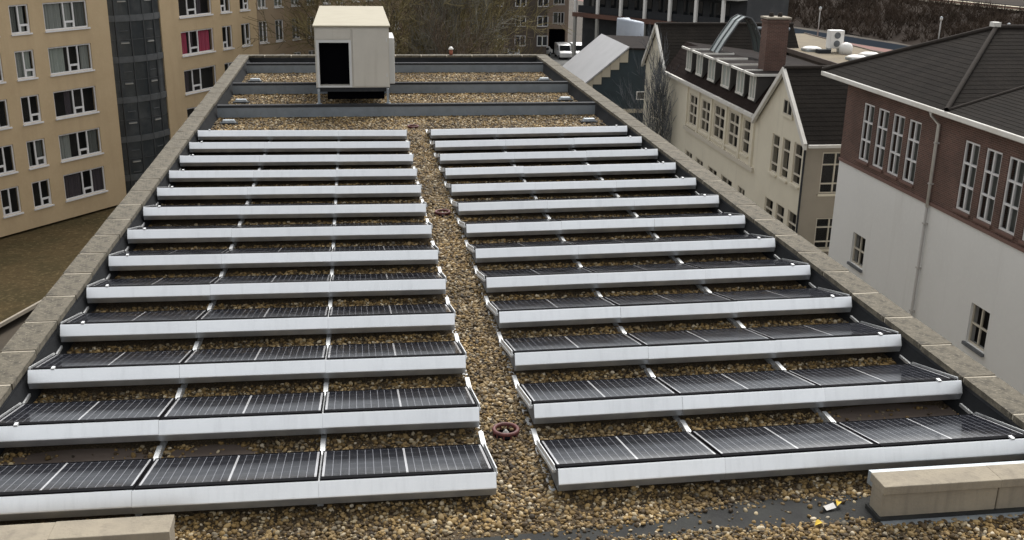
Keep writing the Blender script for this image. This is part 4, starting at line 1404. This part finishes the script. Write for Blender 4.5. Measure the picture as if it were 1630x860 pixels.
# chimney
ch_ = MB(); ch_.box(18.9 - bo5[0], 20.0 - bo5[0], 41.4 - bo5[1], 42.2 - bo5[1], -3.95 - bo5[2], 0.62 - bo5[2])
co = ch_.build('chimney', 'brick_red', bE)
k = MB(); k.box(18.84 - bo5[0], 20.06 - bo5[0], 41.34 - bo5[1], 42.26 - bo5[1], 0.46 - bo5[2], 0.56 - bo5[2]); k.build('corbel', 'brick_red', co)
k = MB(); k.box(18.82 - bo5[0], 20.08 - bo5[0], 41.32 - bo5[1], 42.28 - bo5[1], 0.622 - bo5[2], 0.71 - bo5[2]); k.build('cap', 'grey_wall', co)
for x in (19.2, 19.65):
    k = MB(); k.tube([fm_(x, 41.8, 0.71), fm_(x, 41.8, 0.9)], [0.12, 0.1], 10); k.build('chimney_pot', 'ridge_tile', co, True)
# glazed roof access hood (bent glass walkway)
hood = empty('glazed_hood', (0, 0, 0)); hood.parent = bE
hp = [(18.85, -1.98), (19.3, -1.2), (20.0, -0.15), (20.35, 0.08), (20.65, 0.0), (20.95, -0.35), (21.3, -1.1), (21.5, -1.9)]
for i in range(len(hp) - 1):
    (xa_, za_), (xb_, zb_) = hp[i], hp[i + 1]
    k = MB(); k.hexa([fm_(xa_, 48.3, za_), fm_(xb_, 48.3, zb_), fm_(xb_, 49.7, zb_), fm_(xa_, 49.7, za_)],
                     [fm_(xa_, 48.3, za_ + 0.04), fm_(xb_, 48.3, zb_ + 0.04), fm_(xb_, 49.7, zb_ + 0.04), fm_(xa_, 49.7, za_ + 0.04)])
    k.build('glazing', 'glazed_green', hood)
for y in (48.3, 49.0, 49.7):
    k = MB(); k.tube([fm_(a, y, b + 0.05) for a, b in hp], 0.05, 6); k.build('rib', 'tower_band', hood)
k = MB(); k.tube([fm_(21.0, 48.4, -0.5), fm_(23.0, 48.4, -0.55)], 0.09, 6); k.build('handrail', 'galv', hood)

# tan flat roof with equipment
tr = tag(empty('flat_roofed_annex', (28.5, 55, GZ)), 'low annex with tan gravelled flat roof behind the brick chimney', 'building')
k = MB(); k.box(-2.3, 2.6, -9.0, 10, 0, -2.62 - GZ); k.build('wall', 'brown_wall', tr)
k = MB(); k.box(-2.4, 2.7, -9.1, 10.1, -2.618 - GZ, -2.5 - GZ); k.build('roof', 'flat_roof_tan', tr)
k = MB(); k.box(-2.5, -2.4, -9.2, 10.2, -2.7 - GZ, -2.44 - GZ); k.box(2.7, 2.8, -9.2, 10.2, -2.7 - GZ, -2.44 - GZ); k.build('roof_edge', 'brown_wall', tr)
for (x, y, lb) in ((27.2, 54.6, 'white dome rooflight beside the rooftop fan unit'), (29.6, 51.6, 'white dome rooflight at the back of the tan flat roof'), (28.1, 50.2, 'white dome rooflight at the near edge of the tan flat roof')):
    o = tag(empty('rooflight', (x, y, -2.496)), lb, 'rooflight', 'rooflights on the tan flat roof')
    k = MB(); k.box(-0.5, 0.5, -0.5, 0.5, 0, 0.13); k.build('upstand', 'flashing', o)
    k = MB(); k.tube([(0, 0, 0.13), (0, 0, 0.2), (0, 0, 0.27), (0, 0, 0.3)], [0.6, 0.58, 0.38, 0.05], 16); k.build('dome', 'dome_white', o, True)
o = tag(empty('fan_unit', (28.4, 54.0, -2.496)), 'white box fan unit with a round housing on the tan flat roof', 'fan unit')
k = MB(); k.box(-0.45, 0.45, -0.3, 0.3, 0.25, 1.35); k.build('casing', 'dome_white', o, bevel=0.03)
for z in (0.55, 1.05):
    k = MB(); k.tube([(0, -0.31, z), (0, -0.33, z)], 0.2, 16); k.build('fan_grille', 'plate_grey', o)
for x in (-0.35, 0.35):
    k = MB(); k.box(x - 0.04, x + 0.04, -0.3, 0.3, 0, 0.25); k.build('foot', 'galv', o)
k = MB(); k.tube([(0.35, -0.9, 0), (0.35, -0.9, 0.45), (0.35, -0.9, 0.62), (0.35, -0.9, 0.7)], [0.4, 0.4, 0.3, 0.05], 16); k.build('round_housing', 'dome_white', o, True)
k = MB(); k.box(-1.3, -0.5, -0.7, -0.2, 0, 0.22); k.build('dark_duct', 'steel_dark', o)

# ------------------------------------------------------------------ dark teal building with pale lean-to roof
bF = tag(empty('teal_building', (17, 68, GZ)), 'dark teal gabled building with a pale sheet roof sloping towards the street', 'building')
bo6 = Vector((17, 68, GZ))
ft = lambda x, y, z: (x - bo6[0], y - bo6[1], z - bo6[2])
k = MB()
k.poly([ft(14.7, 64, GZ), ft(22, 64, GZ), ft(22, 64, -3.55), ft(17.75, 64, -3.45), ft(14.7, 64, -5.95)])
k.poly([ft(14.7, 64, GZ), ft(14.7, 64, -5.95), ft(14.7, 72, -5.95), ft(14.7, 72, GZ)])
k.poly([ft(14.7, 72, GZ), ft(14.7, 72, -5.95), ft(17.75, 72, -3.45), ft(22, 72, -3.55), ft(22, 72, GZ)])
k.poly([ft(22, 64, GZ), ft(22, 72, GZ), ft(22, 72, -3.55), ft(22, 64, -3.55)])
k.build('wall', 'teal_wall', bF)
k = MB()
k.hexa([ft(14.2, 63.7, -6.36), ft(17.8, 63.7, -3.41), ft(17.8, 72.4, -3.41), ft(14.2, 72.4, -6.36)], [ft(14.2, 63.7, -6.24), ft(17.8, 63.7, -3.29), ft(17.8, 72.4, -3.29), ft(14.2, 72.4, -6.24)])
k.build('sheet_roof', 'white_roof', bF)
k = MB(); k.hexa([ft(17.82, 63.8, -3.5), ft(22.3, 63.8, -3.6), ft(22.3, 72.3, -3.6), ft(17.82, 72.3, -3.5)], [ft(17.82, 63.8, -3.38), ft(22.3, 63.8, -3.5), ft(22.3, 72.3, -3.5), ft(17.82, 72.3, -3.38)]); k.build('flat_roof', 'flat_roof_dark', bF)
for i in range(5):
    x = 14.72 + i * 0.62
    zt = -5.95 + (x - 14.7) * 0.82
    k = MB(); k.hexa([ft(x, 63.86, zt - 0.50), ft(x + 0.60, 63.86, zt - 0.50), ft(x + 0.60, 63.995, zt - 0.50), ft(x, 63.995, zt - 0.50)], [ft(x, 63.86, zt - 0.05), ft(x + 0.60, 63.86, zt + 0.38), ft(x + 0.60, 63.995, zt + 0.38), ft(x, 63.995, zt - 0.05)])
    k.build('step_panel', 'step_cream', bF)
fT = ((0 - bo6[0], 64 - bo6[1], -bo6[2]), (1, 0, 0), (0, -1, 0))
window(bF, fT, (18.55, 19.55, -7.05, -6.45), (), (), fm='white_frame', fw=0.06, rev=-0.01, sill=False, gm='glass_solid')
k = MB(fT); k.box(14.8, 21.9, 0.003, 0.25, -7.95, -7.7); k.build('lower_ledge', 'step_cream', bF)

# white tarpaulin covered tank behind it
o = tag(empty('covered_tank', (29.9, 110, GZ)), 'pale blue-white rounded tank standing behind the teal building', 'tank')
k = MB()
k.tube([(0, 0, 0), (0, 0, 6.2)], [0.9, 0.9], 8); k.build('pedestal', 'gallery_dark', o)
k = MB()
n_ = 20
prof = [(1.15, 6.55), (1.45, 6.9), (1.55, 7.4), (1.55, 9.2), (1.5, 9.35), (0.2, 9.4)]
for (rr, z) in prof:
    for j in range(n_):
        a = 2 * math.pi * j / n_
        k.v.append((rr * math.cos(a), rr * math.sin(a), z + 0.22 * math.cos(a) * (-1 if z > 9 else -0.6)))
for i in range(len(prof) - 1):
    for j in range(n_):
        k.f.append((i * n_ + j, i * n_ + (j + 1) % n_, (i + 1) * n_ + (j + 1) % n_, (i + 1) * n_ + j))
k.f.append(tuple(reversed(range(n_)))); k.f.append(tuple((len(prof) - 1) * n_ + j for j in range(n_)))
k.build('tank_body', 'tarp', o, True)
k = MB(); k.tube([(0, 0, 6.2), (0, 0, 6.55)], [0.95, 1.3], 16); k.build('underside', 'steel_dark', o)

# ------------------------------------------------------------------ gallery building far behind
bo7 = Vector((30.5, 145.7, GZ))
bG = tag(empty('gallery_building', bo7), 'far dark building with white columns and a rust coloured beam', 'building')
dv = Vector((45.3 - 30.5, 125.1 - 145.7))
azg = math.degrees(math.atan2(dv.x, dv.y))
fG = ((0, 0, -GZ), (dv.normalized().x, dv.normalized().y, 0), (dv.normalized().y, -dv.normalized().x, 0))
fG = (fG[0], fG[1], (-abs(fG[2][0]), -abs(fG[2][1]), 0))
LG = dv.length + 3
k = MB(fG); k.box(0.0, LG, -12, -2.2, GZ, 4.5); k.build('rear_wall', 'gallery_dark', bG)
for z, m_, t_ in ((-8.35, 'rust_beam', 0.6), (-4.4, 'concrete_far', 0.35), (-0.8, 'concrete_far', 0.35)):
    k = MB(fG); k.box(0.0, LG, -2.19, 0.12, z, z + t_); k.build('floor_beam', m_, bG)
k = MB(fG); k.box(-.2, LG + .2, -12.2, 0.4, 4.5, 4.8); k.build('roof', 'flat_roof_dark', bG)
for s in np.arange(0.2, LG, 4.3):
    k = MB(fG); k.box(s, s + 0.38, -0.32, 0.06, -7.745, 4.49); k.build('column', 'dome_white' if s < 30 else 'concrete_far', bG)
    k = MB(fG); k.box(s, s + 0.38, -0.32, 0.06, GZ, -8.36); k.build('lower_column', 'concrete_far', bG)
for s in np.arange(0.9, LG - 4, 4.3):
    for z in (-7.6, -3.9):
        k = MB(fG); k.box(s + 0.3, s + 3.4, -2.18, -2.1, z + 0.6, z + 2.6); wgo = k.build('window', 'glass_solid', bG)
        k = MB(fG); k.box(s, s + 3.85, -0.2, -0.14, z - 0.1, z + 0.9); k.build('railing', 'steel_dark', bG)

# far blocks behind the trees
bo8 = Vector((30, 155, GZ))
bH = tag(empty('brown_block', bo8), 'far pinkish brown block end raised over a dark open ground floor', 'building')
fH = ((-bo8[0], 0, -GZ), (1, 0, 0), (0, -1, 0))
rects = [(29.3, 31.1, z, z + 1.75) for z in (-10.3, -7.4, -4.5, -1.6)]
mb = MB(fH); wall_open(mb, 28.3, 31.75, -11.1, 3, rects)
mb.poly([(31.75, 0, -11.1), (31.75, -9, -11.1), (31.75, -9, 3), (31.75, 0, 3)]); mb.poly([(28.3, 0, -11.1), (28.3, 0, 3), (28.3, -9, 3), (28.3, -9, -11.1)])
mb.poly([(28.3, 0, -11.1), (31.75, 0, -11.1), (31.75, -9, -11.1), (28.3, -9, -11.1)])
mb.build('wall', 'brown_far', bH)
k = MB(fH); k.poly([(28.4, -1, -11), (31.7, -1, -11), (31.7, -1, 2.9), (28.4, -1, 2.9)]); k.build('interior', 'room_dark', bH)
for r in rects:
    window(bH, fH, r, (0.45, 0.7), fw=0.12, curtains=[(0.1, 0.4, 'curtain_dim')])
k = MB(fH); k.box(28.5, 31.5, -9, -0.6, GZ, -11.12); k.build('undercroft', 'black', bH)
for s in (28.35, 31.35):
    k = MB(fH); k.box(s, s + 0.38, -0.42, -0.04, GZ, -11.102); k.build('pillar', 'brown_far', bH)

bo9 = Vector((14, 150, GZ))
bI = tag(empty('brick_block', bo9), 'long dark brick block far behind the bare trees', 'building')
fI = ((-bo9[0], 0, -GZ), (1, 0, 0), (0, -1, 0))
rects = [(x, x + 1.7, z, z + 1.6) for x in np.arange(-8.0, 26.5, 3.4) for z in (-13.2, -10.3, -7.4, -4.5, -1.6)]
mb = MB(fI); wall_open(mb, -10, 27.5, GZ, 6, rects)
mb.poly([(27.5, 0, GZ), (27.5, -9, GZ), (27.5, -9, 6), (27.5, 0, 6)])
mb.build('wall', 'brick_far', bI)
k = MB(fI); k.poly([(-9.9, -1, GZ), (27.4, -1, GZ), (27.4, -1, 5.9), (-9.9, -1, 5.9)]); k.build('interior', 'room_dark', bI)
for r in rects:
    window(bI, fI, r, (0.5,), fw=0.13, panes=False, gm='glass_solid', sill=False)

# ------------------------------------------------------------------ parked vehicles far away
def vehicle(x, y, rz, van, m_, lb):
    o = tag(empty('parked_van' if van else 'parked_car', (x, y, GZ + 0.015), (0, 0, rz)), lb, 'van' if van else 'car', 'vehicles parked beyond the trees')
    L, W_, H = (5.0, 1.9, 2.1) if van else (4.3, 1.75, 1.45)
    hw = W_ / 2
    if van:
        prof = [(-L / 2, 0.35), (L / 2, 0.35), (L / 2, 1.0), (L / 2 - 0.9, 1.2), (L / 2 - 1.6, 2.0), (L / 2 - 1.9, 2.1), (-L / 2 + 0.1, 2.1), (-L / 2, 1.9)]
        ws = [(L / 2 - 0.93, 1.22), (L / 2 - 1.55, 1.95)]
    else:
        prof = [(-L / 2, 0.35), (L / 2, 0.35), (L / 2, 0.75), (L / 2 - 1.1, 0.92), (L / 2 - 1.8, 1.4), (-L / 2 + 1.1, 1.45), (-L / 2 + 0.4, 0.98), (-L / 2, 0.9)]
        ws = [(L / 2 - 1.13, 0.96), (L / 2 - 1.77, 1.38)]
    k = MB(); k.extrude_x(prof, -hw, hw); k.build('body', m_, o, bevel=0.08)
    (ya, za), (yb, zb) = ws
    k = MB(); k.poly([(-hw + 0.12, ya + 0.03, za + 0.02), (hw - 0.12, ya + 0.03, za + 0.02), (hw - 0.2, yb + 0.03, zb + 0.02), (-hw + 0.2, yb + 0.03, zb + 0.02)]); k.build('windscreen', 'glass_solid', o)
    for s in (-1, 1):
        k = MB(); x_ = s * (hw + 0.006)
        k.poly([(x_, ya - 0.15, za + 0.02), (x_, yb - 0.05, zb - 0.03), (x_, yb - 1.2, zb - 0.03), (x_, yb - 1.2, za + 0.02)]); k.build('side_window', 'glass_solid', o)
        k = MB(); k.box(s * hw * 0.75 - 0.16, s * hw * 0.75 + 0.16, L / 2 - 0.02, L / 2 + 0.02, 0.62, 0.78); k.build('headlight', 'lamp_glass', o)
        for y_ in (L / 2 - 0.85, -L / 2 + 0.85):
            k = MB(); k.tube([(s * (hw - 0.2), y_, 0.32), (s * (hw + 0.02), y_, 0.32)], 0.32, 14); wo = k.build('wheel', 'tyre', o)
            k = MB(); k.tube([(s * (hw + 0.015), y_, 0.32), (s * (hw + 0.03), y_, 0.32)], 0.18, 10); k.build('rim', 'galv', wo)


vehicle(30.2, 150.5, math.pi, True, 'car_white', 'white van parked under the brown block, nearer the trees')
vehicle(32.6, 150.5, math.pi, True, 'car_white', 'white van parked under the brown block, nearer the pale sheet roof')
vehicle(27.2, 152.5, 2.5, False, 'car_silver', 'silver car parked at an angle beside the white vans')
vehicle(22.4, 150.0, math.pi, False, 'car_white', 'white car half hidden among the bare trees')
vehicle(35.2, 150.0, math.pi, False, 'car_silver', 'silver car parked beside the vans by the gallery building')

# ------------------------------------------------------------------ railway bank, road and lamp posts at the far right
ax = Vector((-8, 30, 0)).normalized()          # bank direction
pn = Vector((ax.y, -ax.x, 0))                  # away from us
B0 = Vector((94, 178, 0))


def bp_(s, d, z):
    q = B0 + ax * s + pn * d
    return (q.x, q.y, z)


k = MB()
ns = 40
prof = [(0, GZ + 0.01), (6, -13.4), (14, -11.6), (22, -10.3), (26, -10.0), (27, -9.95)]
for i in range(ns + 1):
    s = -110 + 260 * i / ns
    for (d, z) in prof:
        k.v.append(bp_(s, d + 0.8 * math.sin(s * 0.13 + d), z + 0.25 * math.sin(s * 0.31 + d * 0.5)))
for i in range(ns):
    for j in range(len(prof) - 1):
        a = i * len(prof) + j
        k.f.append((a, a + 1, a + 1 + len(prof), a + len(prof)))
struct(k.build('railway_bank', 'bank_soil'))
for nm, d0, d1, z, m_ in (('track_bed', 25.5, 34, -9.6, 'ballast'), ('bank_top', 34, 260, -9.7, 'bank_soil'), ('road', -9, -2.2, GZ + 0.02, 'road_blue'), ('cycle_path', -13.0, -9.6, GZ + 0.03, 'cycle_red')):
    k = MB(); k.poly([bp_(-110, d0, z), bp_(150, d0, z), bp_(150, d1, z), bp_(-110, d1, z)])
    struct(k.build(nm, m_))
for i, d in enumerate((27.6, 29.1)):
    k = MB(); k.hexa([bp_(-110, d, -9.6), bp_(150, d, -9.6), bp_(150, d + 0.15, -9.6), bp_(-110, d + 0.15, -9.6)], [bp_(-110, d, -9.42), bp_(150, d, -9.42), bp_(150, d + 0.15, -9.42), bp_(-110, d + 0.15, -9.42)])
    tag(k.build('rail', 'rust_beam'), 'rusty steel rail on the pale track bed, ' + ('nearer' if i == 0 else 'farther') + ' one', 'rail', 'railway rails')
fo = tag(empty('trackside_fence', bp_(0, 25.6, -10)), 'low dark trackside fence along the top of the bank', 'fence')
for i in range(60):
    s = -90 + i * 3.5
    q = Vector(bp_(s, 25.4, -10.0)) - Vector(fo.location)
    k = MB(); k.box(q.x - 0.06, q.x + 0.06, q.y - 0.06, q.y + 0.06, q.z, q.z + 1.3); k.build('post', 'steel_dark', fo)
for z in (-9.5, -9.05, -8.75):
    k = MB(); a = Vector(bp_(-90, 25.4, z)) - Vector(fo.location); b = Vector(bp_(118, 25.4, z)) - Vector(fo.location); k.tube([a, b], 0.05, 4); k.build('fence_rail', 'steel_dark', fo)
for (x, y, lb) in ((83.2, 178.0, 'tall street lamp with white head left of the tan flat roof fan unit'), (96.0, 158.7, 'street lamp with white head just left of the tiled roof peak'), (101.3, 147.8, 'street lamp with white head showing above the tiled roof ridge')):
    o = tag(empty('street_lamp', (x, y, GZ)), lb, 'street lamp', 'street lamps along the railway road')
    k = MB(); k.tube([(0, 0, 0), (0, 0, 5.0)], [0.13, 0.09], 8); k.build('pole', 'pipe_grey', o, True)
    k = MB(); k.tube([(0, 0, 5.0), (0, 0, 5.1), (0, 0, 5.45), (0, 0, 5.55)], [0.10, 0.2, 0.24, 0.14], 12); k.build('lamp_head', 'lamp_glass', o, True)
    k = MB(); k.tube([(0, 0, 5.55), (0, 0, 5.62), (0, 0, 5.7)], [0.27, 0.25, 0.06], 12); k.build('lamp_cap', 'galv', o, True)
    k = MB(); k.box(-0.2, 0.2, -0.2, 0.2, 0, 0.3); k.build('base', 'concrete_far', o)


# ------------------------------------------------------------------ bare trees
def bare_tree(seed, H, spread, levels, twm, per=(4, 5, 5, 5), r0=0.2, twr=0.012):
    rg = random.Random(seed)
    lim, twg = MB(), MB()

    def grow(p0, d, L, r, lv):
        n = 3 if lv > 1 else 5
        pts, rad = [p0], [r]
        dcur = d.copy()
        for i in range(n):
            dcur = (dcur + Vector((rg.gauss(0, 0.16), rg.gauss(0, 0.16), rg.gauss(0, 0.10) + (0.10 if lv > 0 else 0.02)))).normalized()
            pts.append(pts[-1] + dcur * L / n)
            rad.append(max(twr * 0.7, r * (1 - 0.62 * (i + 1) / n)))
        (lim if lv < 2 else twg).tube(pts, rad, 6 if lv < 2 else 3, cap=False)
        if lv >= levels:
            return
        m = per[min(lv, len(per) - 1)]
        for q in range(m):
            t_ = (0.30 if lv == 0 else 0.22) + (0.78 - 0.08 * (lv > 0)) * (q + rg.uniform(0.1, 0.9)) / m
            t_ = min(t_, 0.99)
            i = min(int(t_ * n), n - 1)
            fq = t_ * n - i
            base = pts[i].lerp(pts[i + 1], fq)
            dd_ = (pts[i + 1] - pts[i]).normalized()
            a = rg.uniform(0, 6.283)
            side = dd_.orthogonal().normalized()
            side.rotate(Matrix.Rotation(a, 3, dd_))
            ang = rg.uniform(0.45, 1.05) * spread
            nd = (dd_ * math.cos(ang) + side * math.sin(ang)).normalized()
            grow(base, nd, L * rg.uniform(0.45, 0.72), max(twr, (rad[i] * (1 - fq) + rad[i + 1] * fq) * rg.uniform(0.45, 0.65)), lv + 1)
    grow(Vector((0, 0, 0)), Vector((0, 0, 1)), H * 0.62, r0, 0)
    return lim.mesh('trunk', 'bark', True), twg.mesh('crown', twm)


TREES = {'olive': bare_tree(1, 17, 1.0, 4, 'twig_olive', (9, 6, 5, 4), 0.26, 0.027), 'pale': bare_tree(2, 14, 1.0, 4, 'twig_pale', (9, 6, 5, 4), 0.22, 0.027),
         'grey': bare_tree(3, 18, 0.9, 4, 'twig_grey', (9, 6, 5, 4), 0.28, 0.027), 'brown': bare_tree(4, 16, 1.05, 4, 'twig_brown', (9, 6, 5, 4), 0.25, 0.027)}
tspots = [(-4.2, 66, 'pale', 0.72, 'bare pale twigged tree right in front of the paler beige block'), (-1.4, 72, 'pale', 0.85, 'bare pale tree just left of the air handling unit'),
          (-1.8, 82, 'olive', 1.0, 'bare olive tree behind the pale one near the beige block corner'), (1.5, 70, 'olive', 1.0, 'bare olive tree directly behind the air handling unit'),
          (4.5, 64, 'grey', 1.0, 'bare grey tree just right of the air handling unit'), (8.0, 70, 'olive', 1.05, 'bare olive tree behind the middle of the far parapet'),
          (6.8, 62, 'brown', 0.8, 'low brown bare tree behind the far parapet vent pot'), (8.4, 79, 'olive', 1.1, 'tall bare olive tree behind the right half of the far parapet'),
          (8.2, 90, 'brown', 1.0, 'brown bare tree towards the car park end'), (6.0, 88, 'brown', 1.2, 'brown bare tree standing back in the middle of the trees'),
          (0.0, 95, 'brown', 1.2, 'brown bare tree standing back behind the air handling unit'), 
          (7.5, 104, 'grey', 1.15, 'grey bare tree standing far back among the trees'), (10.0, 122, 'brown', 1.2, 'brown bare tree farthest back before the brick block'), (4.0, 115, 'olive', 1.2, 'olive bare tree far back left of centre'),
          (9.3, 86, 'olive', 1.05, 'bushy olive tree at the right end of the tree group'), (12.0, 101, 'brown', 1.15, 'brown bare tree next to the far brown block windows'),
          (15.0, 126, 'grey', 1.1, 'grey bare tree before the far brick block windows'), (7.3, 69, 'olive', 0.85, 'olive bare tree above the vent pot')]
for i, (x, y, kd, s, lb) in enumerate(tspots):
    o = tag(empty('bare_tree', (x, y, GZ), (0, 0, 1.7 * i)), lb, 'tree', 'bare trees beyond the far end of the roof')
    w_ = 0.7 if x > 4 else 1.0
    o.scale = (s * w_, s * w_, s * 0.98)
    a, b = TREES[kd]
    link_mesh('trunk', a, o); link_mesh('crown', b, o)
bt_ = bare_tree(9, 14.5, 0.35, 4, 'twig_blue', (12, 6, 5, 4), 0.12, 0.02)
o = tag(empty('bare_tree', (17.3, 52.3, GZ), (0, 0, 0.4)), 'slender blue-grey bare tree before the cream building between wing and far gable', 'tree')
o.scale = (0.5, 0.5, 0.78)
link_mesh('trunk', bt_[0], o); link_mesh('crown', bt_[1], o)
# dark evergreen behind the gallery roof and chimney
for (x, y, s, lb) in ((60, 128, 1.0, 'dark evergreen tree behind the chimney top'), (68, 140, 1.1, 'dark evergreen tree right of the chimney top'), (52, 118, 0.9, 'dark evergreen tree behind the glazed roof hood')):
    pass

# shrubs on the bank: one mass
sh = MB()
rg = random.Random(5)
for q in range(2600):
    s = rg.uniform(-95, 70); d = rg.uniform(0.5, 25)
    z = np.interp(d, [p_[0] for p_ in prof], [p_[1] for p_ in prof])
    base = Vector(bp_(s, d, z - 0.1))
    hgt = rg.uniform(0.9, 2.4)
    for t_ in range(8):
        dv_ = Vector((rg.gauss(0, 0.5), rg.gauss(0, 0.5), 1)).normalized()
        m1 = base + dv_ * hgt * 0.5
        m2 = m1 + (dv_ + Vector((rg.gauss(0, 0.4), rg.gauss(0, 0.4), 0))).normalized() * hgt * 0.55
        sh.tube([base, m1, m2], [0.06, 0.045, 0.02], 3, cap=False)
stuff(sh.build('bank_shrubs', 'bank_twig'), 'brown leafless shrubs covering the railway bank', 'shrubs')
# undergrowth below the trees
ug = MB()
for q in range(1600):
    y = rg.uniform(60, 140); x = rg.uniform(-12, 0.10 * y + 2)
    base = Vector((x, y, GZ))
    hgt = rg.uniform(0.8, 3.2)
    for t_ in range(6):
        dv_ = Vector((rg.gauss(0, 0.45), rg.gauss(0, 0.45), 1)).normalized()
        m1 = base + dv_ * hgt * 0.5
        m2 = m1 + (dv_ + Vector((rg.gauss(0, 0.4), rg.gauss(0, 0.4), 0))).normalized() * hgt * 0.55
        ug.tube([base, m1, m2], [0.04, 0.03, 0.012], 3, cap=False)
stuff(ug.build('undergrowth', 'twig_olive'), 'leafless olive brown undergrowth below the bare trees', 'undergrowth')
